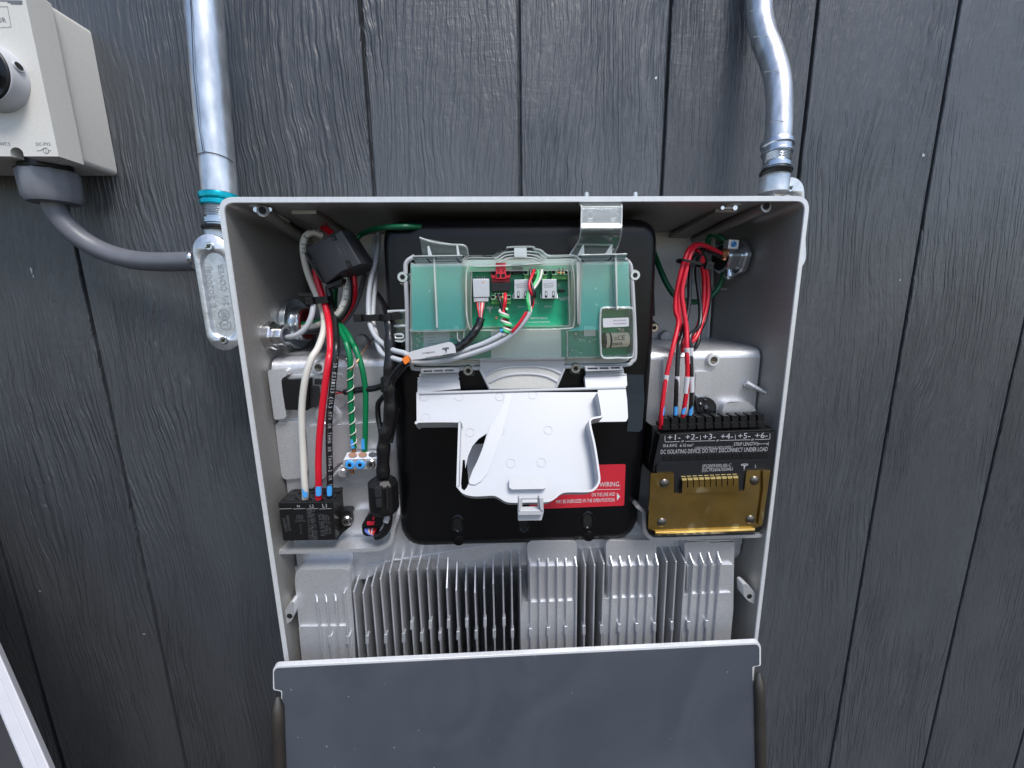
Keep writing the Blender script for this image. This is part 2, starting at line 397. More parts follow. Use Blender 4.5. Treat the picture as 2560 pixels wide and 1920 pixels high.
# ---------------------------------------------------------------- framed panel leaning at the lower left
A = at(-35, 1545, -.16); Bv = at(182, 2040, -.26); dn = (Bv-A).normalized(); lf = Vector((-1, -.25, 0)); lf = (lf-dn*lf.dot(dn)).normalized(); nn = lf.cross(dn).normalized()
if nn.y > 0: nn = -nn
A2 = A-dn*.35; L = (A2.z+1.612)/-dn.z
pn = thing('framed_panel', A2, 'dark brown panel with a pale metal frame leaning at the lower left', 'panel')
def bar(mb, o0, wdt, h0, h1, m):
    mb.slab([o0+nn*h1, o0+lf*wdt+nn*h1, o0+lf*wdt+dn*L+nn*h1, o0+dn*L+nn*h1], -nn*(h1-h0), m)
fr_ = MB(); bar(fr_, A2, .008, -.006, .003, 'frame white'); bar(fr_, A2+lf*.008, .010, -.006, .001, 'frame white'); bar(fr_, A2+lf*.018, .003, -.012, -.003, 'cast aluminium')
fr_.build('frame', pn, bevel=.0012)
gl = MB(); bar(gl, A2+lf*.021, .55, -.03, -.022, 'panel glass brown'); gl.build('face_sheet', pn)

# ---------------------------------------------------------------- rotary switch box, top left
sw = thing('switch_box', (-.62, 0, .065), 'off white rotary switch box on the wall at the upper left', 'switch')
ZB, ZT = .0655, .235
h_ = MB()
def rr(x0, x1, z0, z1, r, y, n=4): return [Vector((a, y, b)) for a, b in rounded([(x0, z0), (x1, z0), (x1, z1), (x0, z1)], r, n)]
h_.loft([rr(-.80, -.5272, ZB, ZT, .006, 0), rr(-.80, -.5285, ZB+.001, ZT-.001, .006, -.049), rr(-.80, -.5300, ZB+.002, ZT-.002, .006, -.0495)], 'cream plastic')
h_.build('housing', sw, bevel=.0008)
YL = -.0835
xr, zb = at(147, 391, YL).x, at(147, 391, YL).z
lid = MB()
o1 = [(x, z) for x, z in [(-.80, zb), (xr, zb), (xr, ZT-.004), (-.80, ZT-.004)]]
nx = [at(x, 391, YL).x for x in (28, 60)]; nzt = at(44, 368, YL).z
outl = [(-.80, zb), (nx[0], zb)]+[((nx[0]+nx[1])/2-(nx[1]-nx[0])/2*math.cos(PI*k/8), nzt-.006+.006*math.sin(PI*k/8)) for k in range(9)]+[(nx[1], zb), (xr, zb), (xr, ZT-.004), (-.80, ZT-.004)]
f0 = [Vector((x, YL, z)) for x, z in outl]; f1 = [Vector((x+(.0012 if x > -.6 and x > xr-.002 else 0), -.053, z)) for x, z in outl]
lid.slab(f0, (0, .0305, 0), 'cream plastic')
lid.loft([rr(-.80, -.5268, ZB-.0012, ZT+.0012, .006, -.0520), rr(-.80, -.5268, ZB-.0012, ZT+.0012, .006, -.0490)], 'cream plastic')
wt = lambda mb, t, x0, y0, x1, y1, m, h=None: mb.text(t, at(*Z1(x0, y0), YL), at(*Z1(x1, y1), YL), m, h)
wt(lid, 'DC-PV2', 288, 1150, 402, 1150, 'print grey'); wt(lid, '947.3', 2, 1150, 82, 1150, 'print grey')
wt(lid, 'OR', -20, 178, 52, 178, 'print grey')
P = lambda x, y: at(*Z1(x, y), YL)
lid.line([P(0, 218), P(90, 214), P(60, 52), P(0, 54)], .0004, 'print grey')
for yy, x0 in ((6, 0), (18, 60), (29, 85)): lid.line([P(x0, yy), P(178, yy+3)], .0010, 'print grey')
lid.line([P(292, 1190), P(322, 1190), P(348, 1172)], .0005, 'print grey'); lid.line([P(380, 1190), P(404, 1190)], .0005, 'print grey')
cc = P(364, 1190); lid.line([cc+Vector((math.cos(t*PI/6), 0, math.sin(t*PI/6)))*.0030 for t in range(13)], .0005, 'print grey')
lid.line([cc+Vector((0, 0, .003)), cc+Vector((0, 0, -.003))], .0005, 'print grey')
lid.build('lid', sw, bevel=.0014)
kc = Vector((-.5700, YL, .1415))
kb = MB(); kb.lathe(kc, (0, -1, 0), [(.0335, 0), (.0335, .0012), (.0325, .003), (.0318, .0150), (.0308, .0165), (.0295, .0165)], 'white plastic', 56)
ks = kc+Vector((.0300, -.0085, .008)); kb.lathe(ks, Vector((1, -.05, .22)), [(.0052, 0), (.0052, .0024), (.0046, .0032)], 'white plastic', 24); kb.lathe(ks, Vector((1, -.05, .22)), [(.0040, 0), (.0040, .00335)], 'hole black', 24)
kb.build('dial_housing', sw, bevel=.0008)
kk = MB(); kk.lathe(kc+Vector((0, -.0150, 0)), (0, -1, 0), [(.0300, 0), (.0300, .0025), (.0288, .0035), (.024, .0032), (.022, .0024)], 'black plastic', 48)
kk.box(kc+Vector((0, -.0215, 0)), (.040, .012, .013), 'black plastic', Matrix.Rotation(.5, 3, 'Y')); kk.build('dial_knob', sw, bevel=.0015)
gc = at(*G8(355, 110), -.045); gc.z = ZB
gl = MB()
gl.lathe(gc, (0, 0, -1), [(.0245, -.004), (.0245, .006), (.027, .0065), (.0285, .008)], 'dark slate', 40)
gl.lathe(gc+Vector((.001, 0, -.0075)), (0, 0, -1), [(.0275, 0), (.0285, .003), (.0275, .030), (.0245, .036), (.015, .0365)], 'grey plastic', 48, lambda t: 1+.018*(1 if math.cos(12*t) > .1 else -.6))
gl.build('cable_gland', sw, bevel=.0006)

cb = MB(); cb.tube([gc+Vector((.001, 0, -.03)), at(*G8(425, 470), -.046), at(*G8(470, 600), -.045), at(*G8(590, 765), -.043), at(*G8(790, 935), -.040), at(*G8(1040, 1065), -.038), at(*G8(1350, 1150), -.04), at(*G8(1700, 1175), -.05), at(*G8(2090, 1165), -.065)], .0118, 'cable grey', 20, 10)
tag(cb.build('power_cable'), 'thick grey cable curving from the off white switch box to the left conduit fitting', 'cable')

# ---------------------------------------------------------------- conduits
def conduit(label, path, r, nut, teal, scribes):
    t = thing('conduit_pipe', path[-1], label, 'conduit', 'metal conduits running down into the cabinet')
    p = MB(); p.tube(path, r, 'galvanised', 28, 10)
    for (i0, i1, ang) in scribes: pass
    p.build('pipe', t)
    q = MB(); c, ax, R = nut
    fl = lambda a: 1+.035*(abs(math.cos(3*a))-.5)
    KZ = .74 if teal else .64; zz = lambda L: [(a, b*KZ) for a, b in L]
    if teal:
        q.lathe(c, ax, zz([(R*.86, -.002), (R*1.03, 0), (R*1.06, .004), (R*1.02, .0085), (R*.93, .0095), (R*.93, .0108), (R*1.0, .0115), (R*1.0, .017), (R*.9, .0185)]), 'teal fitting', 40, fl)
    else:
        q.lathe(c, ax, zz([(R*.86, -.002), (R*1.02, 0), (R*1.06, .004), (R*1.06, .010), (R*.95, .012), (R*.95, .020), (R*1.0, .021), (R*1.0, .024), (R*.9, .025)]), 'zinc fitting', 40, fl)
    kz = .74 if teal else .64; h = .018 if teal else .025; pr = []
    for k in range(6): pr += [(R*.84, h+.0028*k), (R*.88, h+.0028*k+.0012)]
    h += .017; pr += [(R*.80, h), (R*.80, h+.003), (R*.93, h+.0035), (R*.93, h+.011), (R*.84, h+.0115), (R*.84, h+.014)]
    q.lathe(c, ax, zz(pr), 'zinc fitting', 40)
    h += .014; q.lathe(c, ax, zz([(R*.98, h), (R*1.03, h+.0012), (R*1.03, h+.0045), (R*.98, h+.0055)]), 'black plastic', 40)
    q.build('compression_connector', t, bevel=.0004); return t, h+.0055
lp = [at(490, -260, -.062), at(500, -110, -.064), at(509, 0, -.066), at(522, 160, -.068), at(533, 300, -.071), at(545, 420, -.074), at(550, 486, -.076)]
LR = .0188
ax = (lp[-1]-lp[-2]).normalized()
conduit('wide galvanised conduit with a black scribe line at left of the cabinet', lp, LR, (at(550, 489, -.076), ax, .0208), True, [])
sc_ = MB()
def pen(mb, pts, Rr, wdt):
    """a pen line lying on the front of the pipe"""
    for (x0, y0), (x1, y1) in zip(pts, pts[1:]):
        seg = 6
        for k in range(seg):
            q = []
            for t in (k/seg, (k+1)/seg):
                x, y = x0+(x1-x0)*t, y0+(y1-y0)*t
                c = at(cx(y), y, -.066-.010*(y/486)); v = Vector((CAM.x-c.x, CAM.y-c.y, 0)).normalized(); s_ = Vector((-v.y, v.x, 0))
                d = max(-.97, min(.97, (x-cx(y))/hw(y))); q.append((c+(s_*d+v*math.sqrt(1-d*d))*LR*1.02, s_*d+v*math.sqrt(1-d*d)))
            mb.line([q[0][0], q[1][0]], wdt, 'print black', .0002, q[0][1])
cx = lambda y: 509+41*y/486 if y > 0 else 509
hw = lambda y: 38
pen(sc_, [Z1(1538, -10), Z1(1552, 200), Z1(1562, 420), Z1(1570, 620), Z1(1590, 820), Z1(1608, 1040), Z1(1636, 1240)], LR, .0011)
pen(sc_, [Z1(1596, 1256), Z1(1650, 1244), Z1(1720, 1254), Z1(1780, 1268), Z1(1815, 1288)], LR, .0010)
sc_.build('scribe_mark', bpy.data.objects['conduit_pipe'])
rp = [at(*B7(498, -300), -.022), at(*B7(505, -100), -.022), at(*B7(507, 20), -.024), at(*B7(515, 120), -.028), at(*B7(545, 250), -.037), at(*B7(590, 370), -.047), at(*B7(625, 500), -.058), at(*B7(638, 640), -.066), at(*B7(636, 780), -.072), at(*B7(630, 910), -.076)]
conduit('offset bent galvanised conduit above the right end of the cabinet', rp, .0150, (at(*B7(626, 912), -.076), (rp[-1]-rp[-2]).normalized(), .0178), False, [])
rc = MB()
for yy, x0, x1 in ((75, 450, 520), (240, 470, 600), (465, 540, 640), (785, 580, 690)):
    pa = [at(*B7(x0+(x1-x0)*k/5, yy-8*math.sin(k*.7)), (-.022, -.037, -.056, -.072)[(75, 240, 465, 785).index(yy)]-.0154+.000*k) for k in range(6)]
    rc = MB(); rc.line(pa, .0007, 'print grey'); rc.build('bend_mark', bpy.data.objects['conduit_pipe.001'])

def stadium(c0, c1, R, y, n=14, s=1.0):
    """upright oval outline with round ends; c0 top centre, c1 bottom centre (x, z)"""
    d = Vector((c1[0]-c0[0], c1[1]-c0[1])); a = math.atan2(-d.y, -d.x); out = []
    for c, b in ((c0, a-PI/2), (c1, a+PI/2)):
        for k in range(n+1):
            t = b+PI*k/n; out.append(Vector((c[0]+R*s*math.cos(t), y, c[1]+R*s*math.sin(t))))
    return out
def conduit_body(label, pt, pb, R, Y, marks, hub):
    a, b = at(*pt, Y), at(*pb, Y); d = (b-a).normalized(); c0, c1 = a+d*R, b-d*R
    t = thing('junction_fitting', (a.x, Y+.04, b.z), label, 'conduit fitting', 'oval conduit fittings beside the cabinet')
    bd = MB(); e0, e1 = (c0.x, c0.z), (c1.x, c1.z)
    bd.loft([stadium(e0, e1, R*.97, Y+.0068), stadium(e0, e1, R*.97, Y+.010), stadium(e0, e1, R*.82, Y+.013), stadium(e0, e1, R*.80, Y+.045)], 'cast zinc')
    bd.lathe(hub, (0, 0, -1), [(R*.86, 0), (R*.88, .002), (R*.88, .026), (R*.6, .028)], 'cast zinc', 36)
    sx = 1 if c0.x < 0 else -1
    bd.lathe(Vector((c1.x, Y+.026, c1.z+R*.6)), (sx, 0, 0), [(R*.6, 0), (R*.6, R*2.2)], 'cast zinc', 24)
    bd.build('body', t, bevel=.0008)
    cv = MB()
    r0, r1 = R*.74, R*.62; i0, i1 = c0+d*R*.62, c1-d*R*.42
    f0, f1 = (i0.x, i0.z), (i1.x, i1.z)
    L = [stadium(e0, e1, R, Y+.0066), stadium(e0, e1, R, Y+.0006), stadium(e0, e1, R*.975, Y)]
    cv.loft(L, 'cast zinc', False, False)
    inner = stadium(f0, f1, r0, Y); cv.face(L[-1], 'cast zinc', [inner])
    cv.loft([inner, stadium(f0, f1, r0*.93, Y+.0012), stadium(f0, f1, r1, Y+.0052)], 'cast zinc', False, True)
    if marks:
        m0 = Y+.0052; cen = (i0+i1)/2; ln = (i1-i0).length
        rt_ = Vector((-d.z, 0, d.x)); rt_ = -rt_ if rt_.x < 0 else rt_
        def mk(t_, s0, s1, side): cv.text(t_, Vector((0, m0, 0))+Vector((1, 0, 1))*0+Vector(((cen+d*ln*s0+rt_*side).x, 0, (cen+d*ln*s0+rt_*side).z)), Vector(((cen+d*ln*s1+rt_*side).x, m0, (cen+d*ln*s1+rt_*side).z)), 'emboss grey', .0062, .0006)
        mk('E 202008J', .18, -.46, -.0065); mk('2½ COVER', .16, -.5, .0085)
        for k in (.36, .56):
            c = cen+d*ln*k*.85+rt_*.001
            cv.line([Vector((c.x+.0062*math.cos(q*PI/9), m0, c.z+.0062*math.sin(q*PI/9))) for q in range(19)], .0009, 'emboss grey', .0006)
            cv.text('SP' if k < .5 else 'UL', Vector((c.x+.003, m0, c.z-.0042)), Vector((c.x+.003, m0, c.z+.0042)), 'emboss grey', .006, .0006)
    cvo = cv.build('cover_plate', t, bevel=0, ang=50)
    for c in (c0+d*(-R*.32), c1+d*(R*.36)):
        s = MB(); screw(s, (c.x, Y-.0002, c.z), .0052, m='zinc fitting'); s.line([(c.x-.003, Y-.003, c.z-.002), (c.x+.003, Y-.003, c.z+.002)], .0012, 'dark steel', .0003); s.build('cover_screw', cvo)
    for k in ((-1, .012),) if marks else ():
        s = MB(); screw(s, at(*G7(100, 445), Y+.012), .008, (-.9, -.45, 0), m='zinc fitting'); s.build('clamp_screw', t)
    return t
conduit_body('oval conduit fitting with raised cover lettering at left of the cabinet', G7(310, 128), G7(545, 1642), .0205, -.098, True, at(551, 563, -.071))
conduit_body('oval conduit fitting mostly hidden behind the right rim of the cabinet', (1972, 443), (1981, 682), .0200, -.078, False, at(1938, 428, -.073))

# ---------------------------------------------------------------- the cabinet: open aluminium enclosure
FR = -.176; BK = -.035; CA = -.138
en = thing('equipment_cabinet', (0, 0, -1.1), 'open silver aluminium equipment cabinet on the siding, its front cover off', 'cabinet')
sh = MB()
zb_ = -1.10; rc_ = .016
def ring(hw_, zt, r, y): return [Vector((x, y, z)) for x, z in rounded([(-hw_, zt), (hw_, zt), (hw_, zb_), (-hw_, zb_)], [r, r, 0, 0], 8)]
lo = [ring(.3030, -.002, rc_, -.012), ring(.3045, 0, rc_, FR+.0012), ring(.3038, -.0007, rc_-.0005, FR)]
li = [ring(.2994, -.0052, rc_-.005, FR), ring(.2987, -.0058, rc_-.0055, FR+.001), ring(.2915, -.0115, .018, -.10), ring(.2825, -.0160, .026, BK+.002)]
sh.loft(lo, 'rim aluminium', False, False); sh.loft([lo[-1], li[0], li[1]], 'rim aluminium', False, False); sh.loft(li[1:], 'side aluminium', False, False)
sh.slab([Vector((-.303, -.012, zb_)), Vector((.303, -.012, zb_)), Vector((.303, FR+.001, zb_)), Vector((-.303, FR+.001, zb_))], (0, 0, .004), 'rim aluminium')
sh.build('shell', en, ang=40)
bk = MB()
bk.prism([(1621-845, 579), (1790, 579), (1771, 853), (805, 868), (791, 860)], BK-.001, BK+.01, 'panel grey')
bk.line([at(1786, 600, BK-.0012), at(1770, 852, BK-.0012)], .0022, 'rim aluminium')
for p, r in ((Z3(1475, 1505), .0095), (B2(445, 1605), .0095)):
    bk.lathe(at(*p, BK), (0, -1, 0), [(r*1.08, 0), (r, .010), (r*.72, .0112)], 'panel grey', 24)
bk.lathe(at(*B2(760, 1110), BK), (0, -1, 0), [(.016, 0), (.0145, .004), (.013, .003)], 'panel grey', 24)
bk.build('back_panel', en, bevel=.001)
# ribs and bosses under the top wall
for sgn, (bx, bz), (cx_, cz_) in ((1, (1915, 516), (1738, 590)), (-1, (657, 526), (768, 582))):
    f, b = at(bx, by := bz, -.168), at(cx_, cz_, -.036); b.z = -.026
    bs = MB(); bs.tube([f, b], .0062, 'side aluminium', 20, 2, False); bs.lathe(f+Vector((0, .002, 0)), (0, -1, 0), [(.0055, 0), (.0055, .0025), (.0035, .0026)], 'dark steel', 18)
    bs.lathe(f, (0, -1, 0), [(.0035, -.001), (.0035, .0012)], 'hole black', 14); bs.build('screw_boss', en)
    rb = MB(); x1, x0 = abs(f.x)-.020, abs(f.x)-.046
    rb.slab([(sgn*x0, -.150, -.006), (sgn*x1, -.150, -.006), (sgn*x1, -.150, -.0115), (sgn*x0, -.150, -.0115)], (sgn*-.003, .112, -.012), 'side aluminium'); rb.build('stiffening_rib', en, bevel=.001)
    cl = MB(); cpx = (645, 521) if sgn < 0 else (1832, 517); c = at(*cpx, -.162)
    cl.lathe(c+Vector((-sgn*.0, 0, .002)), (0, 0, -1), [(.009, -.004), (.009, 0), (.005, .0015)], 'rim aluminium', 18)
    cl.tube([c+Vector((-.0005, -.004, -.002)), c+Vector((-sgn*.014, -.004, -.002))], .0009, 'rim aluminium', 8, 2, False); cl.lathe(c+Vector((0, -.003, -.002)), (0, -1, 0), [(.0032, 0), (.0026, .002)], 'screw steel', 12); cl.lathe(c+Vector((-sgn*.014, -.003, -.002)), (0, -1, 0), [(.0024, 0), (.002, .002)], 'screw steel', 12)
    cl.build('retaining_clip', en)
    lg = MB(); lg.slab([at(*p, -.166) for p in ((Z2(1058, 330), Z2(1085, 345), Z2(1100, 385), Z2(1075, 385)) if sgn < 0 else (B2(1515, 130), B2(1540, 120), B2(1545, 180), B2(1525, 185)))], (0, .05, -.003), 'rim aluminium'); lg.build('stop_tab', en, bevel=.0006)
for px0, y0 in ((2150, 482), (1466, 478), (1588, 480)):
    if px0 < 2000:
        pg = MB(); pg.lathe(at(px0, 487, -.10), (0, 0, 1), [(.0030, -.006), (.0030, .0015), (.0015, .003)], 'cast zinc', 12); pg.build('top_stud', en)

# bulk casting behind the wiring, its ledge, raised frames
ca = MB()
zl = -.1655
def cpt(px, py, y=CA): return at(px, py, y)
top = [Vector((-.2885, CA+.012, zl+.001)), Vector((.2885, CA+.012, zl+.001))]
sect = [(-.037, zl+.0035), (CA+.020, zl), (CA+.010, zl-.0012), (CA+.003, zl-.005), (CA, zl-.012), (CA, zl-.0125), (CA, -.445), (CA+.003, -.453), (CA+.056, -.520), (CA+.060, -.530), (CA+.060, -1.0), (-.037, -1.0)]
ca.loft([[Vector((x, y, z)) for y, z in sect] for x in (-.2925, .2925)], 'cast aluminium')
ca.build('casting', en, ang=50)
def raised(name, px, h, m='cast aluminium', r=14, bev=.003, base=CA, pa=en, seg=3):
    q = MB(); q.prism(px, base-h, (base+.002) if pa is en else -.074, m, None, r, n=4); return q.build(name, pa, bevel=bev, seg=seg, ang=45)
# left recess frame round the black plug
raised('plug_frame', [Z4(150, 450), Z4(390, 430), Z4(420, 520), Z4(330, 560), Z4(350, 760), Z4(395, 1000), Z4(400, 1080), Z4(240, 1110)], .012, r=8, bev=.003)
raised('raised_pad', [Z4(420, 520), Z4(750, 515), Z4(1130, 500), Z4(1165, 700), Z4(1165, 930), Z4(1080, 950), Z4(980, 985), Z4(400, 990), Z4(350, 800)], .003, r=8, bev=.002)
raised('raised_pad', [Z4(650, 1180), Z4(1000, 1170), Z4(1730, 1120), Z4(1740, 1300), Z4(1720, 1640), Z4(1100, 1660), Z4(1000, 1780), Z4(700, 2050), Z4(690, 1700)], .004, r=16, bev=.0038)
raised('raised_pad', [Z4(245, 1135), Z4(560, 1120), Z4(640, 1230), Z4(690, 1700), Z4(680, 1860), Z4(340, 1900)], .0045, r=16, bev=.0038)
raised('raised_pad', [Z5(1220, 990), Z5(1290, 960), Z5(1800, 940), Z5(1810, 1240), Z5(1760, 1280), Z5(1240, 1290), Z5(1190, 1240)], .006, r=16, bev=.0038)
# right pads
raised('raised_pad', [B3(500, 370), B3(870, 365), B3(905, 400), B3(890, 700), B3(870, 1180), B3(520, 1180), B3(490, 800)], .006, r=10, bev=.0025)
raised('raised_pad', [B3(905, 548), B3(1085, 550), B3(1100, 580), B3(1085, 830), B3(1060, 850), B3(890, 855)], .004, r=6, bev=.0015)
raised('raised_pad', [B3(1265, 950), B3(1330, 920), B3(1560, 925), B3(1640, 990), B3(1680, 1100), B3(1680, 1260), B3(1230, 1260), B3(1235, 1040)], .009, r=16, bev=.004)
def raised2(name, px, h, m='cast aluminium', r=3, bev=.002, base=CA):
    q = MB(); q.prism(px, base-h, -.074, m, None, r); return q.build(name, en, bevel=bev, seg=3, ang=45)
# threaded bosses
for p, r in ((Z4(825, 418), .0072), (B3(1125, 405), .0074)):
    b = MB(); c = at(*p, CA-.004); b.lathe(c+Vector((0, .006, 0)), (0, -1, 0), [(r*1.12, 0), (r, .0065), (r*.92, .0072), (r*.62, .0072), (r*.58, .0040)], 'rim aluminium', 28); b.disc(c, r*.57, 'dark steel', off=.0002)
    b.face([c+Vector((math.cos(a)*r*.5, -.0006, math.sin(a)*r*.5)) for a in [PI*(1.05+.8*k/8) for k in range(9)]], 'screw steel'); b.build('threaded_boss', en)
b = MB(); c = at(*Z4(965, 1050), CA); b.lathe(c, (0, -1, 0), [(.0165, 0), (.0160, .003), (.012, .0045), (.0095, .0045), (.008, .003)], 'cast aluminium', 32); b.build('cast_boss', en, bevel=.0006)
em = MB(); c = at(*Z4(1420, 1410), CA-.0042); em.line([c+Vector((.0085*math.cos(k*PI/12), 0, .0085*math.sin(k*PI/12))) for k in range(25)], .0007, 'rim aluminium', .0004)
for dz, hw_ in ((.001, .005), (-.0015, .0032), (-.004, .0014)): em.line([c+Vector((-hw_, 0, dz)), c+Vector((hw_, 0, dz))], .0006, 'rim aluminium', .0004)
em.line([c+Vector((0, 0, .006)), c+Vector((0, 0, .001))], .0006, 'rim aluminium', .0004)
em.build('earth_symbol', en); em = MB(); em.text('1754085-', at(*Z5(1090, 592), CA-.001), at(*Z5(1432, 588), CA-.001), 'rim aluminium', .0062, .0006); em.build('cast_marking', en)
# left tray lip and right tray lip
def rib(name, pts, y0, y1, th, m='cast aluminium', pa=en, sub_=6, bev=.0009):
    P = spline([at(*p, y0).to_2d().to_3d()*0+at(*p, y0) for p in pts], sub_); N = len(P)
    O = []; I = []
    for i in range(N):
        t = (P[min(i+1, N-1)]-P[max(0, i-1)]); t.y = 0; t.normalize(); q = Vector((-t.z, 0, t.x))*th/2
        O.append(P[i]+q); I.append(P[i]-q)
    b = MB(); b.slab(O+I[::-1], (0, y1-y0, 0), m); return b.build(name, pa, bevel=bev, ang=40)
rib('tray_lip', [Z5(110, 1560), Z5(400, 1552), Z5(900, 1540), Z5(1500, 1518), Z5(1620, 1502), Z5(1710, 1455), Z5(1765, 1370), Z5(1785, 1240), Z5(1800, 1190)], -.166, CA+.002, .0045)
rib('tray_lip', [B4(60, 1195), B4(140, 1270), B4(150, 1400), B4(165, 1510), B4(225, 1580), B4(330, 1600), B4(900, 1582), B4(1560, 1560), B4(1640, 1545)], -.170, CA+.002, .0045)
raised('tray_floor', [Z5(120, 1440), Z5(1700, 1420), Z5(1620, 1500), Z5(1500, 1520), Z5(110, 1560)], .002, r=3, bev=.0008)
# gusset pin right side, small webs on both side walls
gp = MB(); a_, b_ = at(*B3(1530, 690), CA-.004), at(*B3(1955, 815), -.150); b_.x = min(b_.x, .2965); gp.tube([a_, b_], .0042, 'cast aluminium', 14, 4, False, rad=lambda t: 1.0-.5*t); gp.build('guide_pin', en)
for s, a, b in ((1, B2(1220, 1068), B2(950, 1070)), (-1, Z3(600, 940), Z3(870, 950))):
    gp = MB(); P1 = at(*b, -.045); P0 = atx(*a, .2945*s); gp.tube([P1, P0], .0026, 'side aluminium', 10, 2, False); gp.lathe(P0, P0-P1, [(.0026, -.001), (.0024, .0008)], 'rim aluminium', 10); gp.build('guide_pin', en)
# flat recesses under the left tray
raised('raised_pad', [B5(320, 200), B5(770, 205), B5(775, 265), B5(740, 330), B5(350, 325)], .0025, r=8, bev=.0015)
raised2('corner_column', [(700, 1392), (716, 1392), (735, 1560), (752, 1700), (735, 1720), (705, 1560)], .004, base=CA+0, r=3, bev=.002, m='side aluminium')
raised2('corner_column', [B6(2040, 60), B6(2090, 60), B6(2030, 500), B6(1995, 1100), B6(1960, 1100), B6(1985, 700)], .004, r=3, bev=.002)

# ---------------------------------------------------------------- heat sink: base blocks, fins as sub-parts
YF = CA-.0285
hs = MB(); hs.prism([B5(225, 345), B5(300, 330), B5(780, 340), B6(120, 95), B6(1480, 70), B6(1990, 60), B6(1985, 150), B6(120, 180), B5(2060, 195), B5(1750, 300), B5(1560, 265), B5(1100, 280), B5(900, 440), B5(240, 470)], CA-.0012, CA+.003, 'cast aluminium', r=6)
hso = hs.build('heat_sink', en, bevel=.001)
def block(px, y, steps):
    o = raised('heat_sink_block', px, CA-y, r=20, bev=.0085, pa=hso, seg=5)
    for sp_, yy in steps: raised('heat_sink_block', sp_, CA-yy, r=5, bev=.0022, pa=hso)
block([B5(275, 380), B5(300, 360), B5(700, 350), B5(740, 380), B5(775, 800), B5(800, 1300), B5(345, 1330), B5(300, 830), B5(265, 450)], YF+.0060, [([B5(298, 850), B5(735, 845), B5(790, 1300), B5(345, 1330)], YF+.0040)])
for (x0, y0, x1, y1, xb0, xb1, yk) in ((140, 110, 555, 110, 95, 545, 640), (820, 105, 1240, 105, 800, 1240, 605), (1500, 105, 1915, 100, 1480, 1850, 570)):
    block([B6(x0-10, y0+30), B6(x0+20, y0), B6(x1-15, y1), B6(x1+8, y1+30), B6(x1, y1+400), B6(xb1, 1400), B6(xb0, 1400), B6(x0+4, y1+400)], YF+.0105,
          [([B6(x0+12, y0+220), B6(x1+2, y1+215), B6(x1-2, 700), B6(xb1, 1400), B6(xb0+30, 1400), B6(x0+12, 700)], YF+.0065), ([B6(xb0-10, yk+5), B6(x1-15, yk-12), B6(xb1, 1400), B6(xb0-15, 1400)], YF+.0040)])
def fin(T, Bd, Bt, pad, base):
    t, b, c = at(*T, base), at(*Bd, YF), at(*Bt, YF); d = (c-b); e = c+d*(.20/max(.02, abs(d.z)))*1.0
    e = c+Vector((d.x/abs(d.z)*.10, 0, -.10)); th = .0021; q = MB()
    deep = -.072 if base == CA else base+.004
    tb = Vector((t.x, base+.004, t.z)); eb = Vector((e.x, deep, e.z)); t2 = Vector((t.x, deep, t.z-.05))
    mid = t*.55+b*.45+Vector((0, .0015, .0)); prof_ = [tb, t, mid, b, c, e, eb, t2] if base == CA else [tb, t, mid, b, c, e, eb]
    L0 = [p+Vector((-th/2*(1.5 if p in (tb, eb) else 1), 0, 0)) for p in prof_]; L1 = [p+Vector((th/2*(1.5 if p in (tb, eb) else 1), 0, 0)) for p in prof_]
    q.slab(L0, (0, 0, 0), 'cast aluminium') if False else None
    n_ = len(prof_); q.loft([L0, L1], 'cast aluminium')
    if pad:
        p0, p1 = at(*pad[0], YF-.0003), at(*pad[1], YF-.0003)
        q.slab([p0+Vector((-.0021, 0, 0)), p0+Vector((.0021, 0, 0)), p1+Vector((.0021, 0, 0)), p1+Vector((-.0021, 0, 0))], (0, .008, 0), 'cast aluminium')
    q.build('fin', hso, bevel=.0006, seg=2, ang=40)
F5 = [((745, 435), (690, 560), (745, 1140), (725, 935, 1010)), ((820, 405), (775, 550), (825, 1135), 0), ((900, 405), (855, 560), (900, 1130), (890, 930, 1005)), ((970, 340), (930, 500), (985, 1125), 0),
      ((1045, 270), (1005, 440), (1065, 1125), (1050, 920, 1000)), ((1120, 235), (1085, 380), (1140, 1120), 0), ((1200, 232), (1165, 370), (1215, 1115), (1205, 910, 990)), ((1275, 230), (1245, 360), (1300, 1112), (1277, 805, 880)),
      ((1355, 228), (1325, 350), (1378, 1110), (1363, 905, 985)), ((1435, 225), (1410, 350), (1452, 1105), (1437, 800, 875)), ((1512, 222), (1495, 340), (1530, 1105), (1520, 900, 975)), ((1590, 240), (1578, 520), (1608, 1100), (1594, 790, 870)),
      ((1668, 288), (1660, 540), (1688, 1098), (1677, 895, 970)), ((1748, 310), (1742, 540), (1765, 1095), (1752, 785, 865)), ((1825, 310), (1822, 560), (1843, 1092), (1834, 885, 965)), ((1905, 290), (1900, 520), (1918, 1090), (1910, 780, 860)),
      ((1980, 240), (1980, 480), (1996, 1085), (1990, 880, 955)), ((2060, 205), (2065, 400), (2078, 1080), (2074, 775, 855)), ((2132, 200), (2140, 400), (2150, 1075), (2147, 875, 950))]
F6 = [((60, 205), (72, 360), (82, 1070), 0), ((603, 180), (635, 320), (622, 1045), (623, 845, 925)), ((678, 178), (715, 320), (700, 1042), 0), ((750, 175), (795, 310), (775, 1038), (776, 840, 915)),
      ((1285, 155), (1340, 290), (1302, 1010), 0), ((1355, 150), (1420, 290), (1378, 1008), (1384, 810, 885)), ((1432, 148), (1500, 300), (1455, 1003), 0)]
FB5 = [((445, 570), (458, 640), (510, 1150), 0), ((525, 570), (540, 640), (588, 1145), (568, 935, 1010)), ((608, 565), (620, 630), (660, 1140), 0)]
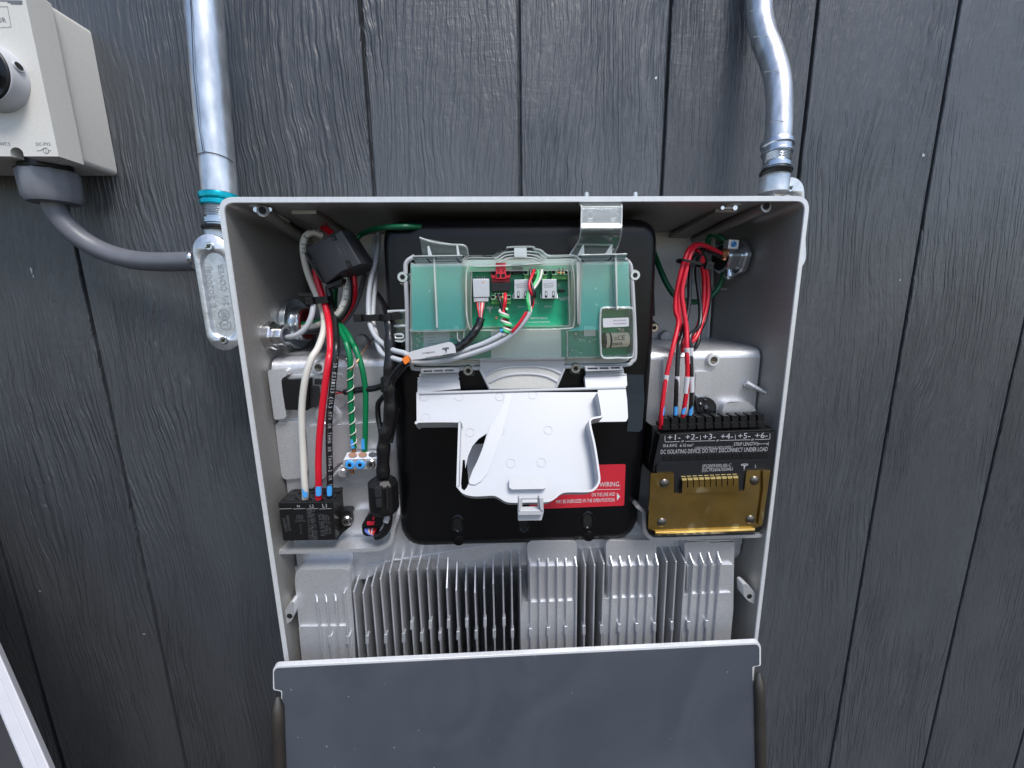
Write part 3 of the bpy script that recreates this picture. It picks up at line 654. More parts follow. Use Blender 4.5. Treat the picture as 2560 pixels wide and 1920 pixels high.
FB6 = [((152, 270), (158, 330), (165, 1060), (160, 870, 945)), ((232, 262), (238, 330), (240, 1060), 0), ((312, 260), (315, 330), (318, 1058), (315, 860, 935)), ((390, 258), (395, 330), (395, 1055), 0), ((467, 258), (472, 330), (470, 1052), (468, 850, 925)), ((545, 245), (560, 330), (552, 1050), 0),
       ((852, 240), (875, 330), (850, 1030), 0), ((933, 240), (952, 330), (930, 1028), (930, 830, 905)), ((1010, 235), (1030, 330), (1002, 1025), 0), ((1090, 232), (1108, 320), (1078, 1022), (1082, 825, 900)), ((1165, 230), (1185, 320), (1152, 1018), 0), ((1240, 215), (1265, 320), (1230, 1015), (1234, 820, 895)),
       ((1535, 210), (1572, 310), (1525, 998), (1528, 808, 880)), ((1625, 210), (1657, 300), (1602, 995), 0), ((1700, 205), (1730, 300), (1678, 990), (1687, 800, 875)), ((1778, 200), (1808, 300), (1750, 988), 0)]
for lst, V, base in ((F5, B5, CA), (F6, B6, CA), (FB5, B5, YF+.006), (FB6, B6, YF+.0105)):
    for T, Bd, Bt, pad in lst: fin(V(*T), V(*Bd), V(*Bt), pad and (V(pad[0], pad[1]), V(pad[0], pad[2])), base)
# cover lugs on both side walls
for V, pts, hole, d in ((B5, [(150, 830), (155, 780), (180, 720), (215, 660), (250, 632), (262, 650), (262, 740), (240, 800), (190, 835)], (222, 760), 1), (B6, [(2000, 490), (2020, 482), (2060, 510), (2100, 560), (2125, 610), (2130, 650), (2095, 660), (2040, 630), (2003, 590)], (2052, 590), -1)):
    q = MB(); q.prism([V(*p) for p in pts], YF-.003, YF+.012, 'cast aluminium', 'rim aluminium', 3); q.lathe(at(*V(*hole), YF-.003), (0, -1, 0), [(.0034, -.001), (.0034, .0004)], 'hole black', 14); q.build('cover_lug', en, bevel=.001)

# ---------------------------------------------------------------- grey front cover leaning on the lower half
YP = -.196
PP = at(1280, 1640, YP); PN = Vector((0, -math.cos(.19), math.sin(.19)))       # the panel leans out a little towards its foot
def onp(x, y, o=0): return atpl(x, y, PP+PN*o, PN)
def foot(x):
    k = (-1.618-PP.z)/math.cos(.19); return pj((x, PP.y+k*math.sin(.19), -1.618))
fc = thing('front_cover', at(1280, 2050, YP), 'slate grey flat front cover panel propped across the bottom of the cabinet', 'cover panel')
FXR, FXL = onp(*B6(2095, 1659)).x, onp(*B5(150, 1660)).x
ou = rounded([B5(75, 1192), B6(2152, 985), B6(2152, 1192), B6(2085, 1203), B6(2095, 1659), foot(FXR), foot(FXL), B5(150, 1660), B5(148, 1412), B5(78, 1400)], [16, 16, 5, 5, 0, 0, 0, 0, 5, 5], 5)
sb = MB(); sb.slab([onp(x, y) for x, y in ou], (0, .0050, .0010), 'rim aluminium'); sb.build('frame', fc, bevel=.0010)
inn = rounded([B5(84, 1216), B6(2138, 1008), B6(2138, 1186), B6(2078, 1196), B6(2086, 1659), foot(FXR-.002), foot(FXL+.002), B5(158, 1660), B5(157, 1404), B5(90, 1392)], [12, 12, 4, 4, 0, 0, 0, 0, 4, 4], 5)
fs = MB(); fs.slab([onp(x, y, .0009) for x, y in inn], (0, .002, 0), 'cover grey'); fs.build('face_sheet', fc)
for V, a, r, sg in ((B5, (118, 1452), .0072, -1), (B6, (2132, 1245), .0068, 1)):
    t0 = onp(*V(*a), .002); k = (-1.60-PP.z)/math.cos(.19); t1 = Vector((t0.x, PP.y+k*math.sin(.19), -1.60))
    q = MB(); q.tube([t0, t0+(t1-t0)*.012, t0+(t1-t0)*.03, t1], r, 'dark steel', 18, 4, False, rad=lambda t: min(1, .3+t*2.2)); q.build('edge_channel', fc)

# ---------------------------------------------------------------- black inner cover
CV = -.158
ic = thing('inner_cover', at(1290, 1345, CA), 'satin black moulded cover filling the middle of the cabinet', 'inner cover')
q = MB()
def wpoly(px, y): return [at(x, yy, y) for x, yy in px]
def inset(loop, d, y, cx_=None):
    """push a planar outline (x, z) inwards by d and set it at depth y"""
    N = len(loop); out = []
    for i in range(N):
        p = loop[i]; a = loop[i-1]; b = loop[(i+1) % N]
        e1 = Vector((p.x-a.x, p.z-a.z)); e2 = Vector((b.x-p.x, b.z-p.z))
        n1 = Vector((-e1.y, e1.x)).normalized() if e1.length > 1e-9 else Vector((0, 0)); n2 = Vector((-e2.y, e2.x)).normalized() if e2.length > 1e-9 else n1
        n_ = (n1+n2); n_ = n_.normalized() if n_.length > 1e-6 else n1
        k = 1/max(.45, n_.dot(n1)); out.append(Vector((p.x+n_.x*d*k, y, p.z+n_.y*d*k)))
    return out
def area(loop): return sum(loop[i].x*loop[(i+1) % len(loop)].z-loop[(i+1) % len(loop)].x*loop[i].z for i in range(len(loop)))
pxo = rounded([(958, 552), (1640, 548), (1627, 870), (1612, 1070), (1586, 1341), (1440, 1345), (1300, 1352), (1200, 1354), (1006, 1360), (990, 1080), (972, 870)], [60, 60, 0, 30, 62, 0, 0, 0, 62, 30, 0], 6)
base = wpoly(pxo, CV+.016)
if area(base) < 0: base = base[::-1]
loops = [[Vector((p.x, BK-.002, p.z)) for p in base], base]
R_ = .0170
for k in range(1, 7):
    t = k/6*PI/2; loops.append(inset(base, R_*(1-math.cos(t)), CV+.016-.016*math.sin(t)))
loops.append(inset(base, R_+.0010, CV-.0001))
q.loft(loops, 'black cover')
q.build('shell', ic, ang=50)
def recess(mb, c, rx, rz, n=18):
    o = [Vector((c.x+rx*math.cos(2*PI*k/n), CV-.0007, c.z+rz*math.sin(2*PI*k/n))) for k in range(n)]
    i1 = [Vector((c.x+(p.x-c.x)*.84, CV-.0018, c.z+(p.z-c.z)*.84)) for p in o]; i2 = [Vector((c.x+(p.x-c.x)*.66, CV-.0004, c.z+(p.z-c.z)*.72)) for p in o]
    mb.loft([o, i1, i2], 'black cover', False, False); mb.face(i2, 'hole black')
for p in ((600, 1330), (1135, 1325), (1655, 1300)):
    q = MB(); recess(q, at(*C1(p[0], p[1]), CV), .0082, .0125); q.build('screw_recess', ic)
    sc = MB()
for p in ((608, 1452), (1660, 1418)):
    q = MB(); q.lathe(at(*C1(*p), CV+.004), (0, -1, 0), [(.0082, 0), (.0080, .003), (.0065, .0052), (.003, .0060)], 'black cover', 24); q.build('foot_bump', ic)
for p in ((250, 1240), (1760, 1240)):     # domes in the shade above the board
    q = MB(); q.lathe(at(*C3(p[0], 175), -.150), (0, -1, 0), [(.0165, 0), (.0165, .003), (.015, .004)], 'black cover', 30); q.build('round_boss', ic)
# glossy protective film down the right shoulder
fp = [at(x, y, CV-.0012) for x, y in (C1(1965, 120), C1(2110, 120), C1(2118, 330), C1(2100, 560), C1(2075, 585), C1(1975, 580), C1(1985, 480))]
q = MB(); q.slab(fp, (0, .0008, 0), 'glossy film'); q.build('protective_film', ic)
# red warning label
lb = MB(); lp_ = [C1(1240, 865), C1(1965, 848), C1(1953, 1184), C1(1180, 1215)]
lb.prism(lp_, CV-.0006, CV+.0004, 'label red', r=4)
YL_ = CV-.0006
def lt(t, x0, y0, x1, y1, h=None): lb.text(t, at(*C1(x0, y0), YL_), at(*C1(x1, y1), YL_), 'print white', h)
lt('BEFORE WIRING.', 1590, 1036, 1920, 1026, .0062); lt('ON THE LINE AND', 1688, 1110, 1878, 1104, .0048); lt('MAY BE ENERGIZED IN THE OPEN POSITION.', 1400, 1166, 1878, 1150, .0048)
lb.line([at(*C1(1600, 1056), YL_), at(*C1(1920, 1050), YL_)], .0006, 'print white')
lb.face([at(*C1(x, y), YL_-.0003) for x, y in ((1894, 1080), (1920, 1110), (1895, 1142))], 'print white')
lb.build('warning_label', ic)
lb = MB(); lb.prism([C1(660, 690), C1(820, 680), C1(830, 1000), C1(690, 1010)], CV-.0006, CV+.0004, 'sticker white', r=3); lb.build('white_label', ic)

# ---------------------------------------------------------------- control board
PB = -.1625
pb = thing('circuit_board', at(1290, 900, PB), 'green circuit board behind the clear lid, fitted with jacks and terminal blocks', 'circuit board')
q = MB(); q.prism([Z6(232, 350), Z6(1972, 330), Z6(1990, 1075), Z6(250, 1105)], PB, PB+.0016, 'pcb green', r=10)
def T6(t, x0, x1, y, m='print white', h=None, y1=None): q.text(t, at(*Z6(x0, y), PB), at(*Z6(x1, y1 if y1 else y-2), PB), m, h)
def T3(t, x0, x1, y, m='print white', h=None): q.text(t, at(*C3(x0, y), PB), at(*C3(x1, y-3), PB), m, h)
T3('ETH A', 970, 1115, 1272); T3('ETH B', 1548, 1690, 1266); T3('RSD -     +', 495, 755, 1278, h=.0016); T3('RS-485', 1836, 2003, 1085); T3('TERM', 1870, 1990, 1122); T3('CAN', 1318, 1372, 1145); T3('TERM', 1308, 1388, 1192)
T3('1849953-00-A1', 1235, 1600, 1515); q.text('2023-ALL RIGHTS RESERVED', at(*Z6(1130, 804), PB), at(*Z6(1348, 802), PB), 'print white')
T3('RS', 1810, 1860, 785); T3('485', 1810, 1875, 825)
tee(q, at(*C3(380, 1322), PB), .0078, .0080, 'print white')
def L6(pts, w=.0005, m='pcb trace'): q.line([at(*Z6(*p), PB) for p in pts], w, m, .0002)
for pts in ([(245, 490), (330, 590), (330, 800), (620, 790)], [(515, 440), (620, 440), (620, 585), (515, 585), (515, 440)], [(440, 620), (515, 620), (515, 730), (440, 730)], [(555, 620), (625, 620), (625, 725), (555, 725), (555, 620)], [(250, 655), (330, 655)],
            [(1620, 550), (1640, 640), (1690, 740)], [(1700, 380), (1700, 680)], [(1960, 540), (1900, 600)], [(1050, 790), (1070, 770), (1190, 765)], [(1500, 900), (1500, 1060)]): L6(pts)
L6([(805, 733), (952, 736), (952, 787), (770, 790)], .0004, 'wire pale green')
q.disc(at(*Z6(915, 762), PB), .0016, 'copper'); 
for x, y, r in ((371, 540, .0016), (1720, 525, .0013), (1730, 655, .0016)): q.disc(at(*Z6(x, y), PB), r, 'solder')
random.seed(11)
for k in range(90):                                          # tiny parts and pads: surface detail of the board
    zone = random.choice([(262, 640, 810, 835), (262, 315, 880, 1000), (545, 640, 880, 960), (1600, 1740, 930, 960), (1540, 1600, 870, 940), (640, 860, 960, 1040), (1500, 1610, 1020, 1060), (1890, 1950, 845, 875)])
    x, y = random.uniform(zone[0], zone[1]), random.uniform(zone[2], zone[3]); s = random.uniform(.0007, .0018); c = at(*Z6(x, y), PB)
    q.box(c+Vector((0, -.0004, 0)), (s, .0010, s*random.uniform(.5, 1.2)), random.choice(['solder', 'solder', 'print white', 'dark plastic', 'jack metal', 'pcb trace']))
for (x, y) in ((1410, 740), (1420, 755), (1435, 748), (1480, 710), (1055, 715), (1065, 722)): q.disc(at(*Z6(x, y), PB), .0006, 'pcb trace')
q.build('board', pb, bevel=.0004)
def part(name, px, h, m, mside=None, r=0, bev=.0006, base=PB, extra=None, V=Z6):
    b = MB(); b.prism([V(*p) for p in px], base-h, base-.0001, m, mside, r)
    if extra: extra(b, base-h)
    return b.build(name, pb, bevel=bev)
part('shield_can', [(870, 868), (1438, 858), (1445, 1078), (872, 1088)], .0022, 'shield metal', r=4)
def chiptxt(b, y): b.line([at(*Z6(1640, 862), y), at(*Z6(1670, 862), y)], .0006, 'print grey'); b.disc(at(*Z6(1705, 840), y), .0006, 'print grey')
part('processor_chip', [(1622, 830), (1720, 828), (1724, 912), (1624, 915)], .0018, 'jack metal', 'dark plastic', extra=chiptxt)
def stk(b, y):
    for x0, x1, yy in ((345, 420, 900), (345, 420, 925), (345, 400, 950), (345, 430, 975)): b.line([at(*Z6(x0, yy), y), at(*Z6(x1, yy-2), y)], .0006, 'print grey', .0002)
part('white_sticker', [(320, 855), (533, 850), (537, 1010), (322, 1015)], .0006, 'sticker white', bev=0, extra=stk)
def jack1(b, y):
    b.line([at(*C3(210, 735), y), at(*C3(262, 725), y)], .0008, 'orange plastic')
    for x in (115, 165, 215, 270): b.box(at(*C3(x, 632), PB-.002), (.0009, .004, .0034), 'solder')
part('network_jack', [(12, 655), (368, 655), (375, 1040), (30, 1050)], .0125, 'jack metal', r=0, bev=.0006, extra=jack1, V=C3)
def plug1(b, y):
    b.prism([C3(80, 1072), C3(300, 1068), C3(298, 1138), C3(78, 1142)], y-.0006, y, 'white plastic', 'dark plastic')
part('plug_end', [(32, 1050), (352, 1045), (348, 1140), (40, 1150)], .0115, 'white plastic', 'wire slate', extra=plug1, V=C3)
def eth(name, dx, dy):
    def e(b, y):
        f = lambda x, yy: at(*C3(x+dx, yy+dy), y)
        b.line([f(925, 775), f(1140, 748)], .0011, 'print silver', .0002); b.line([f(930, 808), f(1150, 798)], .0010, 'print silver', .0002); b.line([f(945, 845), f(1130, 832)], .0009, 'print silver', .0002)
        for x in (985, 1140):
            w_ = rounded([(x-22+dx, 920+dy), (x+22+dx, 920+dy), (x+26+dx, 1060+dy), (x-26+dx, 1060+dy)], [20, 20, 2, 2]); b.face([at(*C3(*p), y-.0002) for p in w_], 'hole black')
            w_ = rounded([(x-11+dx, 935+dy), (x+11+dx, 935+dy), (x+13+dx, 1015+dy), (x-13+dx, 1015+dy)], [10, 10, 2, 2]); b.face([at(*C3(*p), y-.0004) for p in w_], 'rim aluminium')
        b.face([f(925, 1082)+Vector((0, .0006, -.0006)), f(1190, 1080)+Vector((0, .0006, -.0006)), f(1185, 1080)+Vector((0, .009, -.0006)), f(930, 1082)+Vector((0, .009, -.0006))], 'hole black')
        for s, x in ((-1, 900), (1, 1225)):
            if s > 0 and dx == 0: continue
            b.tube([f(x, 960)+Vector((0, .006, 0)), f(x+s*18-6, 1020)+Vector((0, .005, 0)), f(x+s*8, 1085)+Vector((0, .003, 0))], .0006, 'rim aluminium', 6, 4)
    part(name, [(900+dx, 675+dy), (1205+dx, 668+dy), (1212+dx, 1078+dy), (902+dx, 1082+dy)], .0125, 'jack metal', extra=e, V=C3, bev=.0005)
eth('ethernet_jack', 0, 0); eth('ethernet_jack', 592, -6)
def termblock(nm, x0, y0, x1, y1, n, up_, hol, m0='terminal green', ms='terminal dark green', orange=True):
    """pluggable screw terminal: wider flange strip with two ears and a raised row of wire holes"""
    hgt = y1-y0
    def e(b, y):
        for xx in (x0+hgt*.45, x1-hgt*.45): b.disc(at(*C3(xx, y0+hgt*.42), y), .0021, 'hole black', off=.0002, ry=.0019)
        b.prism([C3(up_[0], y0-38), C3(up_[1], y0-40), C3(up_[1], y0+hgt*.86), C3(up_[0], y0+hgt*.86)], y-.0022, y+.001, m0, ms)
        for k in range(n):
            xx = up_[0]+(up_[1]-up_[0])*(k+.5)/n; b.disc(at(*C3(xx, y0-4), y-.0022), .0019, 'hole black', off=.0002)
            if orange: b.prism([C3(xx-28, y0+30), C3(xx+28, y0+30), C3(xx+28, y0+54), C3(xx-28, y0+54)], y-.0030, y-.002, 'orange plastic')
            b.prism([C3(xx-22, y0+60), C3(xx+22, y0+60), C3(xx+22, y0+80), C3(xx-22, y0+80)], y-.0024, y-.0021, 'hole black')
    part(nm, [(x0, y0), (x1, y0-4), (x1, y1-4), (x0, y1)], .0105, m0, ms, r=6, extra=e, V=C3)
    b = MB(); b.prism([C3(x0+10, y1), C3(x1-10, y1-4), C3(x1-14, y1+95), C3(x0+14, y1+98)], PB-.0085, PB, ms); b.build('terminal_base', pb, bevel=.0005)
termblock('terminal_block', 398, 1000, 830, 1100, 3, (492, 738), 0)
termblock('terminal_block', 1098, 480, 1605, 580, 4, (1215, 1522), 0, orange=False)
termblock('terminal_block', 1692, 478, 2040, 575, 2, (1812, 1972), 0)
def redt(b, y):
    b.prism([C3(508, 318), C3(722, 318), C3(722, 655), C3(512, 655)], y-.003, y+.001, 'red plastic')
    for xx in (562, 665):
        b.prism([C3(xx-38, 548), C3(xx+38, 546), C3(xx+38, 625), C3(xx-38, 627)], y-.0033, y-.0029, 'hole black'); b.line([at(*C3(xx-12, 470), y-.003), at(*C3(xx+10, 466), y-.003), at(*C3(xx-10, 490), y-.003), at(*C3(xx+10, 505), y-.003), at(*C3(xx-8, 520), y-.003)], .0006, 'print black')
    b.prism([C3(525, 395), C3(708, 395), C3(708, 432), C3(525, 432)], y-.0032, y-.0029, 'label red')
    for xx in (458, 768): b.disc(at(*C3(xx, 530), y), .0023, 'hole black', off=.0002)
part('red_terminal_block', [(408, 480), (818, 474), (818, 640), (412, 645)], .0105, 'red plastic', 'label red', r=6, extra=redt, V=C3)
part('red_terminal_base', [(418, 645), (808, 640), (808, 730), (420, 733)], .0060, 'label red', V=C3)
def rel(b, y):
    b.tube([at(*C3(590, 815), y), at(*C3(610, 790), y), at(*C3(640, 790), y), at(*C3(650, 815), y)], .0004, 'dark plastic', 6, 4)
part('relay_block', [(415, 735), (818, 730), (820, 915), (420, 920)], .0110, 'dark slate', 'black plastic', extra=rel, V=C3)
for px_ in ([(1840, 875), (1975, 872), (1978, 930), (1842, 935)], [(1318, 920), (1368, 918), (1372, 1058), (1318, 1060)]):
    part('jumper_link', px_, .0055, 'black plastic', V=C3)
part('black_connector', [(845, 405), (1085, 402), (1085, 540), (860, 560)], .0075, 'dark plastic', r=4, V=C3)
part('capacitor', [(568, 830), (608, 828), (608, 858), (568, 860)], .004, 'solder', r=12)
part('coil', [(598, 905), (643, 905), (643, 950), (598, 950)], .003, 'wire slate', r=8)

# ---------------------------------------------------------------- clear plastic lid over the board
YC = -.1745
cl = thing('clear_lid', at(1290, 920, PB), 'clear moulded plastic lid over the green circuit board, its latch arm raised', 'clear lid')
# pale seal bead and mounting ears behind the lid
sb = MB(); bead = [Z6(250, 262), Z6(185, 310), Z6(175, 400), Z6(188, 700), Z6(195, 1080), Z6(225, 1150), Z6(300, 1180), Z6(900, 1170), Z6(1500, 1160), Z6(1940, 1148), Z6(2015, 1120), Z6(2042, 1050), Z6(2030, 700), Z6(2012, 400), Z6(1995, 320), Z6(1940, 275)]
sb.tube([at(*p, PB-.001) for p in bead], .0024, 'white plastic', 8, 5); sb.build('seal_bead', cl)
bs = MB(); bs.prism([Z6(215, 300), Z6(1985, 275), Z6(2025, 1130), Z6(205, 1160)], PB+.0035, CV-.0006, 'clear edge', r=34); bs.build('backing_tray', cl, bevel=.0008)
def scr_ear(px, tab):
    b = MB(); b.prism([Z6(*p) for p in tab], PB+.001, CV-.0002, 'clear plastic', 'clear edge', r=9); e = b.build('mounting_ear', cl, bevel=.0005)
    s = MB(); screw(s, at(*Z6(*px), PB+.001), .0066, n=(0, -1, 0), m='zinc fitting', h=.7); s.build('ear_screw', e)
scr_ear((157, 433), [(120, 400), (215, 400), (215, 495), (122, 495)])
scr_ear((2032, 418), [(1980, 385), (2070, 382), (2068, 470), (1985, 475)])
scr_ear((686, 1188), [(645, 1150), (738, 1150), (738, 1235), (648, 1235)])
scr_ear((1553, 1170), [(1505, 1130), (1600, 1130), (1600, 1220), (1507, 1220)])
win = rounded([Z6(712, 385), Z6(1500, 372), Z6(1512, 822), Z6(712, 838)], 14, 6)
win = rounded([Z6(700, 300), Z6(1520, 295), Z6(1512, 830), Z6(705, 840)], [10, 10, 16, 16], 6)
out_ = rounded([Z6(218, 322), Z6(1985, 300), Z6(2015, 1075), Z6(222, 1105)], 12, 6)
q = MB(); q.prism(out_, YC, YC+.0016, 'clear plastic', 'clear edge', 0, [win, [Z6(x, y) for x, y in ((1768, 700), (2000, 695), (2003, 1060), (1770, 1066))]]); q.build('lid_plate', cl)
for px_ in ([Z6(222, 335), Z6(640, 330), Z6(672, 845), Z6(640, 862), Z6(228, 868)], [Z6(1602, 318), Z6(1985, 305), Z6(2002, 676), Z6(1780, 678), Z6(1755, 705), Z6(1757, 860), Z6(1500, 870), Z6(1600, 825)]):
    q = MB(); q.prism(px_, YC-.0030, YC-.0018, 'sky sheen pane', 'clear edge'); q.build('sky_sheen_pane', cl)  # extra panes over the lens boxes carry the painted sky reflection
def wall(name, pts, y0, y1, th, m='clear rib', bev=.0005, sub_=5, closed=False):
    P = spline([at(*p, y0) for p in pts], sub_) if sub_ else [at(*p, y0) for p in pts]; N = len(P); O = []; I = []
    for i in range(N):
        t = P[min(i+1, N-1)]-P[max(0, i-1)]; t.y = 0; t.normalize(); k = Vector((-t.z, 0, t.x))*th/2; O.append(P[i]+k); I.append(P[i]-k)
    b = MB(); b.slab(O+I[::-1], (0, y1-y0, 0), 'clear edge' if th < .0016 else m, m); return b.build(name, cl, bevel=bev, ang=40)
wall('side_wall', [Z6(225, 335), Z6(222, 340), Z6(218, 700), Z6(226, 1090), Z6(240, 1104), Z6(900, 1096), Z6(1500, 1088), Z6(1990, 1078), Z6(2012, 1060), Z6(2000, 700), Z6(1985, 315), Z6(1975, 302)], YC, PB, .0018, sub_=3)
# window well and the tall outer wall with its arched crown
wl = [Z6(712, 395), Z6(735, 385), Z6(1110, 380), Z6(1480, 374), Z6(1500, 390), Z6(1505, 600), Z6(1508, 805), Z6(1485, 828), Z6(1100, 832), Z6(735, 838), Z6(712, 815), Z6(708, 600), Z6(712, 395)]
wall('window_wall', wl, YC-.001, PB+.0005, .0016, sub_=3)
wall('window_wall', [Z6(690, 330), Z6(668, 420), Z6(672, 700), Z6(690, 820), Z6(740, 862), Z6(1100, 858), Z6(1480, 850), Z6(1545, 810), Z6(1552, 600), Z6(1545, 420), Z6(1530, 330)], YC-.001, YC+.007, .0014, sub_=4)
crown = [Z6(668, 845), Z6(650, 600), Z6(635, 340), Z6(650, 285), Z6(700, 262), Z6(870, 262), Z6(915, 245), Z6(955, 218), Z6(1005, 203), Z6(1015, 188), Z6(1205, 185), Z6(1225, 200), Z6(1275, 212), Z6(1310, 240), Z6(1355, 258), Z6(1540, 256), Z6(1590, 285), Z6(1608, 340), Z6(1600, 560), Z6(1592, 825)]
wall('crown_wall', crown, YC-.008, YC+.002, .0017)
for k in (1, 2, 3):
    s = 1-.07*k
    wall('crown_ridge', [Z6(1110+(p-1110)*s, 262+k*16+(yy-262)*(1-.13*k)) for p, yy in ((880, 262), (920, 245), (960, 216), (1010, 203), (1110, 196), (1210, 200), (1270, 212), (1310, 240), (1340, 260))], YC-.007+.001*k, YC+.004, .0011)
q = MB(); q.prism([Z6(648, 285), Z6(870, 270), Z6(955, 225), Z6(1270, 220), Z6(1355, 266), Z6(1590, 285), Z6(1560, 385), Z6(1110, 378), Z6(690, 390)], YC+.0035, YC+.005, 'clear plastic', 'clear edge'); q.build('hood', cl)
wall('hood_bar', [Z6(735, 345), Z6(1000, 338), Z6(1300, 318)], YC-.004, YC+.003, .0016, 'clear edge', sub_=0)
q = MB(); q.prism([Z6(1058, 195), Z6(1160, 193), Z6(1162, 268), Z6(1060, 268)], YC-.0095, YC-.008, 'clear edge', r=2); q.build('catch_tab', cl, bevel=.0004)
# ribs
def ribp(px, y0, y1, name='lid_rib'): b = MB(); b.prism([Z6(*p) for p in px], y0, y1, 'clear edge', 'clear rib'); return b.build(name, cl, bevel=.0004)
ribp([(398, 268), (415, 266), (440, 845), (424, 846)], YC-.012, YC, 'lid_rib'); ribp([(1876, 255), (1896, 254), (1902, 700), (1890, 702)], YC-.012, YC)
ribp([(1838, 325), (1850, 324), (1860, 690), (1850, 690)], YC-.003, YC); ribp([(1565, 300), (1600, 300), (1600, 800), (1585, 826), (1572, 800)], YC-.006, YC)
wall('lens_wall', [Z6(222, 845), Z6(228, 868), Z6(400, 870), Z6(640, 862), Z6(672, 845), Z6(680, 800)], YC-.003, YC+.002, .0019)
wall('lens_wall', [Z6(1488, 870), Z6(1492, 960), Z6(1490, 1085)], YC-.002, YC+.003, .0018)
wall('lens_wall', [Z6(598, 880), Z6(598, 930), Z6(615, 952), Z6(645, 950), Z6(650, 870)], YC-.002, YC+.001, .0012)
# front flanges (horizontal shelves)
for px, d in (([(232, 268), (640, 262), (640, 322), (258, 330)], 1), ([(1600, 258), (1978, 250), (1955, 308), (1612, 316)], 1)):
    b = MB(); b.slab([at(*Z6(*px[0]), YC-.016), at(*Z6(*px[1]), YC-.016), at(*Z6(*px[2]), YC-.002), at(*Z6(*px[3]), YC-.002)], (0, 0, .0016), 'clear rib', 'clear edge'); b.build('shelf_flange', cl, bevel=.0005)
for a in ((352, 285, 385, 320), (590, 282, 622, 318), (1600, 290, 1622, 258+52), (1812, 300, 1845, 275)):
    b = MB(); b.line([at(*Z6(a[0], a[1]), YC-.014), at(*Z6(a[2], a[3]), YC-.006)], .0022, 'dark slate', .0022); b.build('flange_slot', cl)
# broken latch stub at left, full latch arm at right: bent plates with gussets
def bent(name, sec, th):
    """sec: rows (left px, right px, depth) from tip to root"""
    b = MB(); A_ = [at(*l, y) for l, r, y in sec]; B_ = [at(*r, y) for l, r, y in sec]
    A_, B_ = spline(A_, 4), spline(B_, 4)
    b.loft([[p, qq, qq+Vector((0, th, th*.3)), p+Vector((0, th, th*.3))] for p, qq in zip(A_, B_)], 'clear rib'); return b.build(name, cl, bevel=.0004, ang=35)
bent('latch_stub', [(Z6(290, 112), Z6(660, 180), -.176), (Z6(298, 160), Z6(672, 215), -.172), (Z6(312, 255), Z6(688, 262), -.166)], .0016)
e = MB(); e.tube([at(*Z6(290, 112), -.1765), at(*Z6(340, 130), -.1765), at(*Z6(420, 152), -.1765), at(*Z6(540, 168), -.1765), at(*Z6(660, 180), -.1765), at(*Z6(688, 262), -.167)], .0010, 'clear edge', 6, 5); e.build('torn_edge', cl)
bent('latch_arm', [(C2(575, 245), C2(1440, 240), -.172), (C2(612, 320), C2(1448, 318), -.180), (C2(610, 520), C2(1446, 520), -.189), (C2(608, 750), C2(1440, 745), -.197), (C2(590, 880), C2(1432, 880), -.190), (C2(560, 1000), C2(1400, 1020), -.180), (C2(470, 1150), C2(1345, 1160), -.170), (C2(370, 1300), C2(1290, 1290), -.166)], .0018)
e = MB()
for side in ([C2(575, 245), C2(612, 320), C2(610, 520), C2(605, 750), C2(590, 880), C2(560, 1000), C2(470, 1150), C2(370, 1300)], [C2(1440, 240), C2(1448, 318), C2(1446, 520), C2(1440, 745), C2(1432, 880), C2(1400, 1020), C2(1345, 1160), C2(1290, 1290)]):
    e.tube([at(*p, y-.0003) for p, y in zip(side, (-.172, -.180, -.189, -.197, -.190, -.180, -.170, -.166))], .0009, 'clear edge', 6, 5)
e.tube([at(*C2(575, 245), -.1723), at(*C2(1440, 240), -.1723)], .0009, 'clear edge', 6, 4, False); e.tube([at(*C2(612, 322), -.1805), at(*C2(1448, 320), -.1805)], .0009, 'clear edge', 6, 4, False); e.tube([at(*C2(608, 748), -.1975), at(*C2(1440, 744), -.1975)], .0007, 'clear edge', 6, 4, False)
e.build('arm_edge', cl)
for x in (795, 1285):
    e = MB(); c = at(*C2(x, 475), -.1885); e.tube([c+Vector((.0034*math.cos(k*PI/10), 0, .0034*math.sin(k*PI/10))) for k in range(21)], .0003, 'clear edge', 5, 1, False); e.build('ejector_mark', cl)
for tri, y in (([C2(635, 1100), C2(662, 1098), C2(672, 1310), C2(530, 1320)], -.177), ([C2(1220, 1098), C2(1250, 1096), C2(1252, 1300), C2(1090, 1300)], -.177), ([C4(0, 0)]*0 or [Z7(575, 100), Z7(605, 95), Z7(660, 265), Z7(590, 265)], -.178), ([Z7(1045, 85), Z7(1075, 85), Z7(1110, 270), Z7(1060, 270)], -.178)):
    b = MB(); b.prism(tri, y, y+.002, 'clear edge', 'clear rib'); b.build('gusset', cl)
# wire guide loops at the left edge
for pts in ([(30, 712), (200, 705)], [(30, 832), (205, 828)]):
    b = MB(); b.tube([at(*Z6(*p), PB-.001) for p in pts], .0016, 'clear edge', 8, 3, False); b.build('guide_bar', cl)
b = MB(); b.tube([at(*C4(x, y), PB-.001) for x, y in ((840, 650), (780, 690), (640, 680), (600, 650), (615, 590), (660, 562), (770, 560), (800, 600), (770, 628), (660, 625), (635, 600))], .0011, 'clear edge', 8, 5); b.build('guide_loop', cl)
b = MB(); b.prism([Z6(60, 715), Z6(205, 710), Z6(205, 960), Z6(90, 960), Z6(90, 880), Z6(60, 820)], PB+.002, PB+.0035, 'clear plastic', 'clear edge'); b.build('guide_plate', cl)
